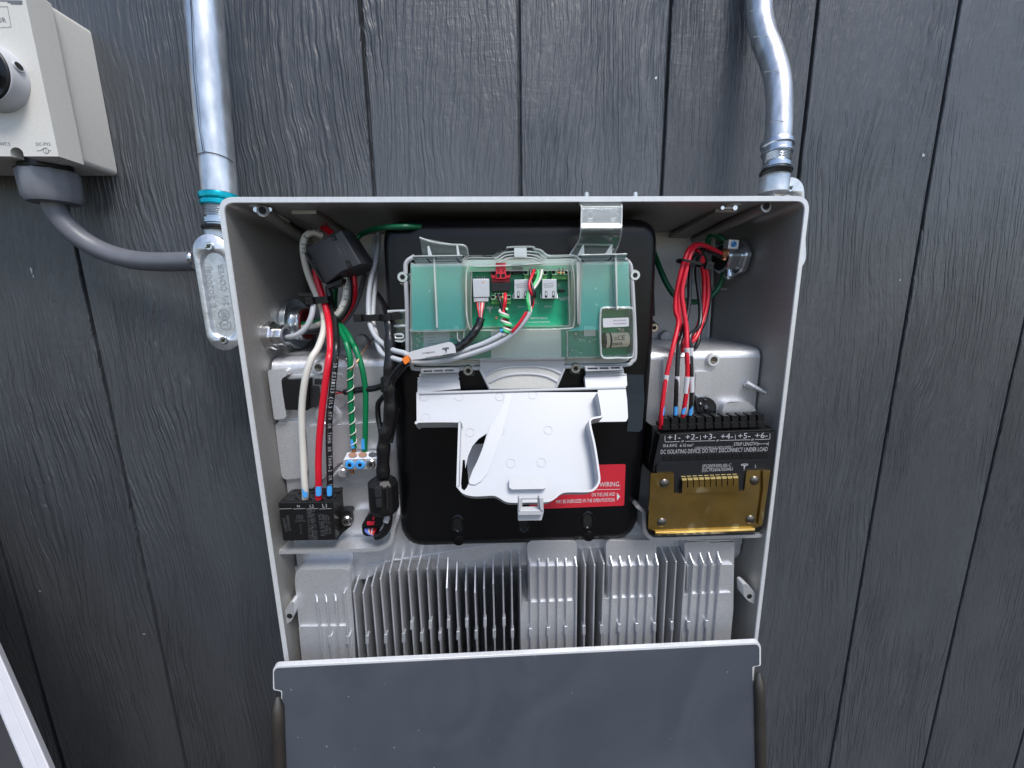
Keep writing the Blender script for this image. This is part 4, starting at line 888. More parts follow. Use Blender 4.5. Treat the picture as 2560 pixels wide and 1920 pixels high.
# battery pocket
bx = MB(); bx.prism([Z6(1760, 700), Z6(1785, 680), Z6(2005, 678), Z6(2032, 700), Z6(2030, 1065), Z6(2005, 1088), Z6(1785, 1088), Z6(1762, 1065)], YC-.006, YC+.001, 'clear film', 'clear film', r=5); bx.build('battery_pocket', cl, bevel=.0012)
pr_ = [Z6(1765, 1060), Z6(1758, 900), Z6(1762, 715), Z6(1790, 682), Z6(1900, 680), Z6(2002, 680), Z6(2028, 715), Z6(2032, 900), Z6(2028, 1055), Z6(2000, 1088), Z6(1900, 1088), Z6(1795, 1090), Z6(1765, 1060)]
b = MB(); b.tube([at(*p, YC-.0062) for p in pr_], .0011, 'clear edge', 6, 4); b.build('pocket_rim', cl)
b = MB(); b.prism([Z6(1780, 768), Z6(1990, 760), Z6(1992, 832), Z6(1782, 842)], YC-.0074, YC-.0064, 'sticker white', r=3)
YS = YC-.0074; b.text('PN: 1811701-00-C', at(*Z6(1866, 790), YS), at(*Z6(1972, 786), YS), 'print black'); b.text('SN:TYD23060000TB', at(*Z6(1866, 816), YS), at(*Z6(1972, 812), YS), 'print black'); b.build('part_sticker', cl)
bt = MB(); c0, c1 = at(*Z6(1788, 948), YC+.004), at(*Z6(1982, 938), YC+.004); ax_ = (c1-c0).normalized(); rB = .0083; Lb = (c1-c0).length
bt.lathe(c0, ax_, [(rB*.9, 0), (rB, .0008), (rB, Lb-.0008), (rB*.9, Lb)], 'battery cream', 36)
bt.lathe(c0, ax_, [(rB*1.004, .0052), (rB*1.004, .0072)], 'dark slate', 36); bt.lathe(c0, ax_, [(rB*1.003, 0), (rB*1.003, .0012)], 'dark slate', 36)
f_ = Vector((0, -rB-.0003, 0))
def bl(t, x0, y0, x1, y1, h): bt.text(t, at(*Z6(x0, y0), YC+.004-rB), at(*Z6(x1, y1), YC+.004-rB), 'print black', h, .0006)
bl('CE', 1898, 946, 1958, 942, .0052); bl('UL', 1834, 948, 1862, 946, .0028); bl('CE883B', 1838, 990, 1938, 984, .0030); bl('2/3A', 1872, 946, 1892, 944, .0036)
tag(bt.build('battery'), 'cream cylindrical battery with printed CE mark in the clear pocket', 'battery')

# ---------------------------------------------------------------- pale fan-shaped deflector under the lid
wg = thing('cable_deflector', at(1310, 980, CV), 'pale fan shaped plastic deflector with curved ridges below the clear lid', 'deflector')
q = MB(); q.prism([B1(735, 345), B1(1445, 335), B1(1443, 405), B1(1370, 575), B1(820, 582), B1(738, 410)], -.166, -.1600, 'white plastic', r=2); q.build('plate', wg, bevel=.0008)
q = MB(); q.prism([B1(735, 318), B1(1445, 308), B1(1446, 335), B1(735, 345)], -.172, -.1600, 'white plastic'); q.build('hinge_strip', wg, bevel=.0008)
def arc(y0, w_, hgt, base_): return [B1(1090+w_*math.sin(t), y0-hgt*math.cos(t)+hgt) for t in [(-1+2*k/12)*1.05 for k in range(13)]]
a1 = [B1(775, 470), B1(860, 425), B1(960, 398), B1(1090, 390), B1(1220, 392), B1(1330, 412), B1(1412, 450)]; a2 = [B1(815, 525), B1(900, 483), B1(990, 460), B1(1090, 452), B1(1200, 455), B1(1300, 475), B1(1390, 520)]
for a, nm in ((a1, 'curved_ridge'), (a2, 'curved_ridge')): q = MB(); q.tube([at(*p, -.1662) for p in a], .0016, 'white plastic', 8, 5); q.build(nm, wg)
q = MB(); q.slab([at(*p, -.1664) for p in a1]+[at(*p, -.1664) for p in (B1(1370, 572), B1(822, 579))], (0, .0006, 0), 'cream plastic'); q.build('fan_face', wg)
for s in (((738, 410), (822, 580)), ((1443, 405), (1372, 573))): q = MB(); q.tube([at(*B1(*p), -.1665) for p in s], .0016, 'white plastic', 8, 4, False); q.build('side_ridge', wg)

# ---------------------------------------------------------------- white flap door hanging open, torn
TL = math.radians(33)
fn = Vector((0, -math.cos(TL), math.sin(TL))); fP = at(1300, 985, -.176)
fx = lambda x, y, h=0: atpl(*C1(x, y), fP+fn*h, fn)
fd = thing('flap_door', fP, 'white plastic flap door hanging open below the clear lid, its face torn', 'flap door')
HW = .0175
base_l = [(265, 268), (985, 262), (985, 300), (970, 350), (930, 440), (868, 520), (840, 592), (745, 650), (700, 720), (668, 830), (660, 870), (655, 815), (640, 812), (628, 1040), (650, 1062), (672, 1040), (690, 1075), (720, 1100), (900, 1120), (620, 1140)]
# rim path of the tray, seen at height HW above the plate
rim = [(265, 520), (285, 502), (598, 500), (614, 512), (612, 540), (598, 990), (604, 1030), (650, 1080), (740, 1100), (880, 1095), (930, 1108), (985, 1140), (1040, 1152), (1180, 1150), (1330, 1146), (1390, 1118), (1430, 1085), (1490, 1068), (1660, 1066), (1715, 1045), (1750, 985), (1745, 900), (1715, 700), (1676, 520), (1690, 478), (1725, 468), (1765, 460), (1775, 440), (1752, 300), (1740, 262)]
rimP = [atpl(*C1(x, y), fP+fn*HW, fn) for x, y in rim]
bot = [p-fn*HW for p in rimP]
q = MB()
left_cut = [(985, 270), (970, 345), (930, 440), (868, 525), (838, 596), (770, 640), (718, 700), (684, 780), (664, 870)]
hole_ = [fx(x, y) for x, y in [(838, 596), (770, 640), (718, 700), (684, 780), (662, 880), (658, 812), (640, 812), (626, 1000), (630, 1045), (652, 1062), (672, 1040), (690, 1003), (740, 870), (800, 720)]]
outline = [fx(265, 262)]+bot[:-1]+[fx(1752, 262)]
# the right wing beyond the inner step
q.slab(outline, -fn*.0022, 'white sheet', None, [hole_]); q.build('panel', fd, ang=30)
q = MB(); wing = [(1735, 222), (1965, 222), (1978, 330), (1985, 470), (1970, 500), (1765, 503), (1690, 508), (1745, 300)]
q.slab([fx(x, y, .0009) for x, y in rounded(wing, [0, 4, 0, 10, 10, 0, 0, 0])], -fn*.0022, 'white sheet'); q.build('side_wing', fd, bevel=.0006)
# rim wall
N = len(rimP); O = []; I = []
fu = Vector((1, 0, 0)); fv = fn.cross(fu)
rs, bs_ = spline(rimP, 4), spline(bot, 4)
th = .0021; LO = []
for i in range(len(rs)):
    t = (rs[min(i+1, len(rs)-1)]-rs[max(0, i-1)]).normalized(); k = fn.cross(t).normalized()*th/2
    LO.append([rs[i]+k, rs[i]-k, bs_[i]-k-fn*.002, bs_[i]+k-fn*.002])
q = MB(); q.loft(LO, 'white plastic'); q.build('rim_wall', fd, bevel=.0006, ang=35)
q = MB(); q.slab([fx(x, y, .002) for x, y in ((262, 262), (264, 505), (282, 500), (285, 270))], -fn*.004, 'white plastic'); q.build('left_edge', fd, bevel=.0005)
# torn tongue curling over the panel
tl = [(985, 275), (972, 345), (932, 440), (868, 530), (830, 650), (780, 780), (720, 900), (690, 985), (698, 1008), (740, 1014), (790, 985), (840, 920), (878, 830), (960, 600), (1040, 275)]
hgt = [.0006, .0008, .0012, .0014, .0018, .0020, .0020, .0019, .0019, .0018, .0016, .0012, .0008, .0004, .0004]
cen = fx(880, 700, .0030); vs = [fx(x, y, h) for (x, y), h in zip(tl, hgt)]
q = MB(); q.add(vs+[v-fn*.0016 for v in vs], [], 'white sheet')
q.face(vs, 'white sheet'); q.loft([vs, [v-fn*.0012 for v in vs]], 'white sheet', False, False); q.build('torn_tongue', fd, ang=25)
q = MB(); bp_ = rounded([(1018, 965), (1040, 950), (1300, 945), (1322, 962), (1322, 1030), (1300, 1048), (1040, 1052), (1018, 1035)], 8)
q.slab([fx(x, y, .0075) for x, y in bp_], -fn*.0075, 'white plastic'); q.build('raised_pad', fd, bevel=.0032, seg=4)
for x, y in ((330, 300), (610, 300), (1210, 285), (700, 590), (945, 580), (1335, 570), (1030, 840), (1280, 835), (340, 470), (940, 300)):
    q = MB(); c = fx(x, y, .0003); q.tube([c+fu*(.0046*math.cos(k*PI/10))+fv*(.0046*math.sin(k*PI/10)) for k in range(21)], .00013, 'white plastic', 5, 1, False); q.build('ejector_mark', fd)
# fold line, hinge knuckles
q = MB(); q.tube([fx(268, 272, .001), fx(620, 262, .001), fx(1200, 246, .001), fx(1740, 232, .001), fx(1965, 225, .001)], .0016, 'white plastic', 8, 5, False); q.build('fold_bead', fd)
def hinge(px_rows, top_px, slots):
    b = MB(); b.slab([fx(x, y, .0016) for x, y in px_rows], -fn*.006, 'white plastic'); b.build('hinge_leaf', fd, bevel=.0006)
    b = MB(); b.prism([C1(*p) for p in top_px], -.174, -.168, 'white plastic', holes=[[C1(*p) for p in s] for s in slots]); b.build('hinge_comb', fd, bevel=.0004)
hinge([(285, 108), (605, 98), (605, 125), (598, 140), (612, 160), (622, 232), (270, 268), (272, 160), (290, 150), (285, 128)], [(300, 78), (612, 66), (612, 100), (298, 110)], [[(322, 84), (392, 81), (392, 98), (320, 100)], [(408, 80), (480, 78), (480, 95), (408, 97)], [(494, 78), (565, 75), (565, 92), (494, 94)]])
hinge([(1640, 90), (1952, 82), (1952, 105), (1975, 120), (1980, 205), (1960, 225), (1640, 232), (1630, 130), (1645, 118)], [(1635, 55), (1938, 48), (1950, 82), (1640, 92)], [[(1655, 62), (1735, 60), (1740, 76), (1658, 78)], [(1752, 60), (1825, 58), (1830, 74), (1756, 76)], [(1842, 57), (1915, 55), (1920, 71), (1846, 73)]])
for y0, x0, x1, y1 in ((150, 275, 612, 138), (128, 288, 604, 118), (128, 1640, 1970, 118), (108, 1645, 1950, 98)):
    b = MB(); b.tube([fx(x0, y0, .002), fx(x1, y1, .002)], .0010, 'white plastic', 6, 3, False); b.build('hinge_ridge', fd)
# latch loop at the bottom
q = MB()
lo_ = [(1090, 1118), (1295, 1118), (1300, 1235), (1282, 1305), (1090, 1308), (1088, 1235)]; li_ = [(1128, 1138), (1250, 1136), (1252, 1205), (1122, 1208)]
q.prism([C1(*p) for p in lo_], fP.y-.100, fP.y-.096, 'white plastic', holes=[[C1(*p) for p in li_]]); q.prism([C1(1095, 1122), C1(1122, 1122), C1(1112, 1222), C1(1092, 1235)], fP.y-.106, fP.y-.0985, 'white plastic'); q.prism([C1(1262, 1122), C1(1292, 1120), C1(1298, 1232), C1(1272, 1222)], fP.y-.106, fP.y-.0985, 'white plastic')
q.prism([C1(1088, 1225), C1(1298, 1222), C1(1290, 1262), C1(1092, 1265)], fP.y-.105, fP.y-.0985, 'white plastic')
q.build('latch_loop', fd, bevel=.0006)

# ---------------------------------------------------------------- cables and small gear on the left
def wire(name, label, cat, pts, r, m, group=None, extra=None, seg=12, sub_=7, rad=None):
    w_ = MB(); w_.tube(pts, r, m, seg, sub_, rad=rad)
    if extra: extra(w_)
    return tag(w_.build(name, ang=60), label, cat, group)
def pts(*a): return [at(*V(x, y), Y) for V, x, y, Y in a]
def patch(mb, P0, P1, r, m, wd=.75):
    """paint dab on the camera side of a straight run of wire"""
    d = (P1-P0).normalized(); v = (CAM-(P0+P1)/2).normalized(); s = d.cross(v).normalized(); v = s.cross(d).normalized()
    L = []
    for t in [k/4 for k in range(5)]:
        c = P0+(P1-P0)*t; w2 = wd*(.75+.25*math.sin(PI*t)); L.append([c+(s*math.sin(a*w2)+v*math.cos(a*w2))*(r*1.04) for a in [-1.1+2.2*k/6 for k in range(7)]])
    mb.loft(L, m, False, False, closed=False)
def run_text(mb, path, s, h, r, m, start=0):
    """letters printed along the camera side of a wire"""
    P = spline(path, 8); acc = start; i = 0; cum = [0]
    for a, b in zip(P, P[1:]): cum.append(cum[-1]+(b-a).length)
    for ch in s:
        if acc > cum[-1]-h: break
        if ch != ' ':
            while i < len(cum)-2 and cum[i+1] < acc: i += 1
            d = (P[i+1]-P[i]).normalized(); c = P[i]+d*(acc-cum[i]); v = (CAM-c).normalized(); sd_ = d.cross(v).normalized(); v = sd_.cross(d).normalized()
            mb.text(ch, c+v*(r+.0002)+sd_*h*.38, c+v*(r+.0002)+d*h*.62+sd_*h*.38, m, h, .0001, v)
        acc += h*.95
def sleeve(mb, P0, P1, r, m): mb.tube([P0, P1], r, m, 14, 3, False)
RW = .0037
wp = pts((Z3, 985, 240, -.105), (Z3, 900, 205, -.11), (Z3, 815, 220, -.115), (Z3, 765, 300, -.118), (Z3, 760, 430, -.118), (Z3, 800, 640, -.115), (Z3, 880, 860, -.112), (Z3, 965, 1050, -.112), (Z3, 1005, 1200, -.118), (Z3, 1005, 1380, -.135), (Z3, 940, 1580, -.152), (Z4, 730, 300, -.162), (Z4, 650, 560, -.166), (Z4, 607, 900, -.166), (Z4, 603, 1200, -.166), (Z4, 618, 1500, -.166), (Z5, 555, 500, -.168), (Z5, 570, 700, -.168), (Z5, 570, 815, -.165))
wire('neutral_wire', 'thick white wire from the black ferrite block down to terminal N', 'wire', wp, RW, 'wire white', 'power wires to the small black terminal block', lambda b: (patch(b, at(*Z5(562, 640), -.168), at(*Z5(570, 775), -.168), RW, 'paint blue'), run_text(b, wp, 'SUN 3 AWG', .0045, RW, 'print black', .003)))
rp_ = pts((Z3, 905, 640, -.112), (Z3, 930, 760, -.112), (Z3, 990, 960, -.116), (Z3, 1045, 1160, -.125), (Z3, 1075, 1360, -.142), (Z3, 1085, 1600, -.158), (Z4, 955, 330, -.168), (Z4, 910, 650, -.170), (Z4, 868, 1000, -.170), (Z4, 835, 1350, -.170), (Z4, 822, 1640, -.170), (Z5, 754, 500, -.170), (Z5, 755, 815, -.167))
wire('line_wire', 'thick red wire from the black ferrite block down to terminal L2', 'wire', rp_, RW, 'wire red', 'power wires to the small black terminal block', lambda b: patch(b, at(*Z5(754, 625), -.170), at(*Z5(755, 755), -.170), RW, 'paint blue', .9))
kp = pts((Z3, 1060, 850, -.112), (Z3, 1095, 1050, -.116), (Z3, 1140, 1250, -.132), (Z3, 1155, 1450, -.150), (Z4, 1055, 180, -.164), (Z4, 1030, 450, -.168), (Z4, 998, 750, -.169), (Z4, 967, 1050, -.169), (Z4, 962, 1350, -.169), (Z4, 968, 1640, -.169), (Z5, 912, 500, -.169), (Z5, 908, 790, -.166))
wire('line_wire', 'thick black printed wire beside the red one, ending at terminal L1', 'wire', kp, RW, 'wire black', 'power wires to the small black terminal block', lambda b: (patch(b, at(*Z5(905, 615), -.169), at(*Z5(905, 755), -.169), RW, 'paint blue'), run_text(b, kp[4:], 'LE OR E231523 (UL) MTW OR THHN OR THWN-2 OR T90 NYLON 6 AWG CU 13.3 mm2 VW-1 600V E231523 (UL) THHN CABLE OR E23', .0036, RW, 'print silver', .004)))
g1 = pts((Z3, 1150, 850, -.085), (Z3, 1140, 1000, -.085), (Z3, 1145, 1180, -.10), (Z3, 1200, 1360, -.135), (Z3, 1275, 1510, -.152), (Z4, 1190, 110, -.158), (Z4, 1237, 300, -.162), (Z4, 1240, 600, -.160), (Z4, 1250, 900, -.158), (Z4, 1268, 1200, -.156), (Z4, 1288, 1475, -.155))
def spiral(b):
    P = spline(g1[6:], 30); n = len(P); q = []
    for i, p in enumerate(P):
        a = i/n*8.3*2*PI+.5; d = (P[min(i+1, n-1)]-P[max(0, i-1)]).normalized(); e1 = d.orthogonal().normalized(); e2 = d.cross(e1)
        q.append(p+(e1*math.cos(a)+e2*math.sin(a))*(RW*.86+.0006))
    b.tube(q, .00062, 'wire white', 6, 1, False); patch(b, at(*Z4(1268, 1350), -.1555), at(*Z4(1276, 1470), -.1555), RW*.86, 'paint blue')
    b.tube([at(*Z4(1285, 1475), -.155), at(*Z4(1293, 1530), -.155), at(*Z4(1290, 1580), -.154)], .0026, 'copper', 10, 3); b.tube([at(*Z5(1215, 400), -.155), at(*Z5(1222, 460), -.155)], .0024, 'copper', 10, 3, False)
wire('ground_wire', 'green wire wound with fine bare wire down to the earth bar', 'wire', g1, RW*.86, 'wire green', 'green earth wires to the bar with blue screws', spiral)
g2 = pts((Z3, 1200, 1300, -.118), (Z3, 1300, 1430, -.142), (Z3, 1365, 1560, -.152), (Z4, 1310, 170, -.158), (Z4, 1390, 400, -.162), (Z4, 1440, 700, -.160), (Z4, 1443, 1000, -.158), (Z4, 1438, 1300, -.156), (Z4, 1430, 1560, -.154))
wire('ground_wire', 'plain green wire, right of the wound one at the earth bar', 'wire', g2, RW*.86, 'wire green', 'green earth wires to the bar with blue screws', lambda b: (patch(b, at(*Z4(1415, 1340), -.156), at(*Z4(1412, 1480), -.1555), RW*.86, 'paint blue'), b.tube([at(*Z4(1400, 1555), -.154), at(*Z4(1385, 1585), -.153)], .0024, 'copper', 10, 3, False)))
# curve of wires into the conduit bushing
bx0 = .0
wire('feed_wire', 'black wire sweeping under the white one into the wall bushing', 'wire', pts((Z3, 1300, 720, -.118), (Z3, 1318, 900, -.120), (Z3, 1290, 1090, -.122), (Z3, 1180, 1250, -.124), (Z3, 1030, 1345, -.118), (Z3, 900, 1385, -.108), (Z3, 760, 1390, -.095), (Z3, 680, 1385, -.09)), RW, 'wire black', 'wires sweeping into the wall bushing')
fwp = pts((Z3, 1250, 720, -.122), (Z3, 1272, 880, -.124), (Z3, 1250, 1040, -.126), (Z3, 1170, 1180, -.127), (Z3, 1050, 1265, -.122), (Z3, 910, 1320, -.110), (Z3, 780, 1340, -.098), (Z3, 690, 1340, -.09))
wire('feed_wire', 'white printed wire sweeping from the ferrite block into the wall bushing', 'wire', fwp, RW, 'wire white', 'wires sweeping into the wall bushing', lambda b: run_text(b, fwp, 'MTW OR THHN 6 AWG', .0042, RW, 'print black', .006))
wire('feed_wire', 'green wire sweeping above the white one into the wall bushing', 'wire', pts((Z3, 1170, 1150, -.118), (Z3, 1100, 1200, -.118), (Z3, 1000, 1245, -.112), (Z3, 870, 1285, -.102), (Z3, 740, 1305, -.092)), RW*.9, 'wire green', 'wires sweeping into the wall bushing')
wire('feed_wire', 'red wire curving down from the right underside of the ferrite block', 'wire', pts((Z3, 1360, 690, -.112), (Z3, 1375, 850, -.112), (Z3, 1365, 1000, -.108), (Z3, 1310, 1130, -.104), (Z3, 1200, 1260, -.10), (Z3, 1000, 1350, -.09)), RW, 'wire red', 'wires sweeping into the wall bushing')
wire('feed_wire', 'red wire end poking out above the ferrite block', 'wire', pts((Z3, 940, 90, -.095), (Z3, 1010, 140, -.100), (Z3, 1090, 200, -.108)), RW, 'wire red')
wire('signal_wire', 'thin dark grey wire falling behind the red wire by the ferrite block', 'wire', pts((Z3, 1500, 700, -.07), (Z3, 1460, 860, -.075), (Z3, 1400, 1040, -.08), (Z3, 1320, 1190, -.085), (Z3, 1230, 1300, -.09)), .0030, 'wire slate')
wire('bonding_wire', 'dark green wire running along the back from the ferrite block', 'wire', pts((Z3, 1400, 270, -.11), (Z3, 1470, 215, -.11), (Z3, 1600, 160, -.135), (Z3, 1760, 138, -.158), (Z3, 1950, 130, -.164), (Z6, 250, 24, -.158), (Z6, 420, 34, -.140)), RW*.8, 'wire dark green')
wire('sensor_cable', 'thin grey cable from the small ribbed bushing up to the cable tie', 'cable', pts((Z3, 380, 1440, -.118), (Z3, 450, 1448, -.120), (Z3, 570, 1458, -.126), (Z3, 700, 1420, -.130), (Z3, 800, 1330, -.130), (Z3, 860, 1200, -.128), (Z3, 885, 1060, -.122), (Z3, 910, 980, -.112)), .0031, 'wire grey')
wire('tracer_wire', 'hair thin bare wire trailing from the white cables to the green wires', 'wire', pts((Z4, 1545, 30, -.13), (Z4, 1440, 160, -.15), (Z4, 1330, 340, -.166), (Z4, 1240, 460, -.168)), .0007, 'copper')
# two white data cables
da = pts((Z3, 1665, 215, -.085), (Z3, 1662, 350, -.10), (Z3, 1630, 560, -.115), (Z3, 1575, 760, -.125), (Z3, 1548, 960, -.132), (Z3, 1545, 1150, -.138), (Z3, 1562, 1300, -.145), (Z3, 1640, 1460, -.158), (Z3, 1780, 1580, -.170), (C4, 640, 860, -.178), (C4, 820, 905, -.182), (Z6, 190, 1062, -.184), (Z6, 330, 1075, -.186), (Z6, 480, 1062, -.187), (Z6, 640, 1030, -.188), (Z6, 780, 985, -.189), (Z6, 900, 930, -.190), (Z6, 960, 895, -.190))
wire('data_cable', 'white cable bundled by the cable tie, its end at the twisted pair', 'cable', da, .0029, 'wire grey', 'white data cables lying across the clear lid')
db = pts((Z3, 1620, 260, -.085), (Z3, 1622, 420, -.098), (Z3, 1630, 640, -.108), (Z3, 1615, 900, -.122), (Z3, 1600, 1100, -.130), (Z3, 1600, 1280, -.138), (Z3, 1640, 1440, -.148), (C4, 330, 760, -.160), (C4, 420, 920, -.170), (C4, 620, 1000, -.178), (Z6, 170, 1115, -.182), (Z6, 320, 1125, -.184), (Z6, 480, 1110, -.186), (Z6, 640, 1075, -.188), (Z6, 800, 1025, -.190), (Z6, 950, 960, -.191), (Z6, 1060, 880, -.192), (Z6, 1140, 790, -.192), (Z6, 1186, 715, -.191))
def fourcore(b):
    b.tube([at(*Z6(1040, 880), -.1945), at(*Z6(1105, 800), -.1952), at(*Z6(1160, 715), -.1940)], .0016, 'wire red', 8, 4)
    b.line([at(*Z6(*p), -.1962) for p in ((700, 1020), (840, 985), (960, 930), (1050, 865))], .0006, 'print black', 0)
    for m_, P in (('wire black', [(1195, 372), (1190, 430), (1200, 480), (1212, 550), (1208, 600), (1195, 660), (1150, 740), (1085, 830)]), ('wire red', [(1222, 375), (1200, 430), (1180, 490), (1192, 550), (1210, 600), (1208, 660), (1190, 700)]), ('wire pale green', [(1252, 372), (1250, 430), (1222, 490), (1180, 545), (1165, 600), (1172, 650), (1182, 710)]), ('wire white', [(1285, 372), (1270, 440), (1230, 510), (1185, 560), (1180, 620), (1192, 670), (1195, 715)])):
        dz = {'wire black': 0, 'wire red': -.004, 'wire pale green': .002, 'wire white': .0}[m_]
        b.tube([at(*Z6(*p), -.178-.013*min(1, k/3)+dz*math.sin(k*.9)) for k, p in enumerate(P)], .0015, m_, 9, 6)
wire('data_cable', 'white cable stripped to four coloured cores at the green terminal block', 'cable', db, .0029, 'wire grey', 'white data cables lying across the clear lid', fourcore)
tw = MB(); cl_ = [at(*Z6(*p), Y) for p, Y in (((968, 690), -.184), ((975, 740), -.186), ((985, 780), -.187), ((1000, 820), -.188), ((1005, 850), -.189), ((985, 885), -.190))]
P = spline(cl_, 14); n_ = len(P)
for ph, m_ in ((0, 'wire pale green'), (PI*.55, 'wire white')):
    q_ = []
    for i, p in enumerate(P):
        a = i/n_*2*PI*3+ph; q_.append(p+Vector((math.cos(a)*.0040, math.sin(a)*.0038-.001, 0)))
    tw.tube(q_, .0015, m_, 8, 1, False)
tw.tube(cl_, .0015, 'wire red', 8, 6); tw.tube([p+Vector((.002, .002, 0)) for p in cl_], .0018, 'wire black', 8, 6)
tw.tube(pts((Z6, 984, 568, -.178), (Z6, 985, 620, -.184), (Z6, 975, 690, -.184)), .0020, 'wire red', 9, 6); tw.tube(pts((Z6, 925, 572, -.178), (Z6, 945, 630, -.183), (Z6, 965, 700, -.184)), .0018, 'wire black', 9, 6)
tw.tube(pts((Z6, 950, 870, -.190), (Z6, 975, 866, -.191)), .0022, 'paint blue', 8, 3); tw.tube(pts((Z6, 970, 905, -.191), (Z6, 1000, 890, -.192)), .0028, 'wire white', 8, 3)
tag(tw.build('twisted_pair', ang=60), 'green and white twisted cores at the lower green terminal block', 'wire')
# black jacketed lead from the grey jack, with tag and orange sleeve
ld = MB(); ld.tube(pts((Z6, 788, 768, -.182), (Z6, 772, 820, -.184), (Z6, 735, 880, -.187), (Z6, 700, 925, -.188), (Z6, 650, 975, -.189), (Z6, 585, 1015, -.190), (Z6, 480, 1045, -.190)), .0043, 'black tape', 14, 7, wob=.12)
for dx, m_ in ((-28, 'wire red'), (-12, 'wire slate'), (2, 'wire red'), (14, 'wire white'), (26, 'wire red'), (34, 'wire black')):
    ld.tube(pts((Z6, 786+dx, 640, -.176), (Z6, 786+dx*.7, 700, -.181), (Z6, 788+dx*.25, 772, -.183)), .0009, m_, 7, 5)
tag(ld.build('jack_lead', ang=60), 'black jacketed lead with thin red cores plugged into the grey jack', 'lead')
tg = MB(); tp = [C4(870, 900), C4(1160, 815), C4(1640, 700), C4(1700, 715), C4(1752, 780), C4(1770, 900), C4(1100, 1015), C4(950, 1030)]
tg.slab([at(*p, -.1985) for p in tp], (0, .0012, 0), 'sticker white')
tg.text('1773588-00-D', at(*C4(1150, 925), -.1985), at(*C4(1382, 893), -.1985), 'print black', None); up_t = (at(*C4(1640, 820), -.1985)-at(*C4(1515, 838), -.1985)).normalized()
tee(tg, at(*C4(1585, 855), -.1985), .0078, .0062, 'print black', u=up_t)
tg.text('T E S L A', at(*C4(1530, 935), -.1985), at(*C4(1690, 912), -.1985), 'print black', .0008)
tg.line([at(*C4(1210, 985), -.1985), at(*C4(1440, 948), -.1985)], .0003, 'print grey'); tag(tg.build('wire_tag'), 'white tag with a T emblem on the cables at lower left of the clear lid', 'tag')
os_ = MB(); os_.prism([C4(770, 1010), C4(870, 955), C4(920, 1050), C4(830, 1120)], -.199, -.187, 'orange sleeve', r=3); tag(os_.build('sleeve_clip', bevel=.001), 'orange sleeve clamped at the left end of the white tag', 'sleeve')
# black taped harness down the left side of the cover
hb = pts((Z3, 1640, 940, -.118), (Z3, 1700, 1030, -.130), (Z3, 1750, 1150, -.150), (Z3, 1785, 1250, -.162), (Z3, 1795, 1400, -.168), (Z3, 1800, 1560, -.172), (Z4, 1765, 350, -.175), (Z4, 1750, 560, -.176), (Z4, 1760, 760, -.176), (Z4, 1775, 950, -.176), (Z4, 1750, 1150, -.176), (Z4, 1700, 1330, -.176), (Z4, 1680, 1480, -.176), (Z5, 1645, 330, -.176), (Z5, 1650, 500, -.176))
def spl(b):
    b.tube(pts((C4, 870, 1055, -.186), (C4, 760, 1130, -.184), (C4, 660, 1240, -.182), (C4, 570, 1380, -.180), (Z4, 1720, 720, -.180)), .0034, 'black tape', 10, 6, wob=.06)
    b.tube(pts((C4, 880, 1075, -.186), (C4, 780, 1190, -.183), (C4, 690, 1310, -.181), (C4, 600, 1470, -.178), (Z4, 1770, 830, -.178)), .0032, 'black tape', 10, 6, wob=.06)
    b.tube(pts((Z4, 1700, 780, -.172), (Z4, 1615, 880, -.166), (Z4, 1605, 1020, -.164), (Z4, 1630, 1180, -.166), (Z4, 1655, 1330, -.172)), .0030, 'black tape', 10, 6, wob=.06)
    b.tube(pts((Z4, 1860, 950, -.170), (Z4, 1830, 1100, -.172), (Z4, 1790, 1250, -.174), (Z4, 1760, 1400, -.176)), .0036, 'black tape', 10, 6, wob=.06)
wire('wiring_harness', 'black tape wrapped harness running down beside the satin black cover', 'harness', hb, .0058, 'black tape', None, spl, 14, 7, lambda t: .72+.55*min(1, max(0, (t-.15)*2.2))+.08*math.sin(t*60)*(t > .2))
th_ = MB(); th_.tube(pts((Z4, 1020, 760, -.143), (Z4, 1150, 745, -.148)), .0009, 'wire red', 6, 4); th_.tube(pts((Z4, 1030, 715, -.143), (Z4, 1120, 735, -.147), (Z4, 1180, 745, -.149)), .0009, 'wire black', 6, 4)
th_.tube(pts((Z4, 1170, 740, -.149), (Z4, 1280, 725, -.155), (Z4, 1400, 705, -.158), (Z4, 1560, 690, -.162), (Z4, 1690, 645, -.168)), .0036, 'black tape', 12, 6, wob=.08); th_.prism([Z4(1640, 545), Z4(1700, 530), Z4(1710, 740), Z4(1645, 745)], -.172, -.155, 'black plastic', r=3)
tag(th_.build('branch_lead', ang=45), 'thin black lead crossing behind the green wires to the recessed black plug', 'lead')
# plug in the recess
rpq = thing('recessed_plug', at(*Z4(620, 900), CA), 'black plug lying in the left recess behind the white wire', 'plug')
q = MB(); q.prism([Z4(335, 590), Z4(480, 575), Z4(700, 560), Z4(700, 640), Z4(690, 980), Z4(385, 970)], CA-.013, CA-.001, 'black plastic', r=3); q.build('body', rpq, bevel=.0008)
q = MB(); q.prism([Z4(700, 660), Z4(800, 680), Z4(820, 780), Z4(800, 945), Z4(695, 930)], CA-.010, CA-.001, 'dark plastic', r=3); q.prism([Z4(770, 570), Z4(900, 575), Z4(900, 640), Z4(770, 640)], CA-.009, CA-.001, 'dark plastic'); q.build('latch', rpq, bevel=.0008)
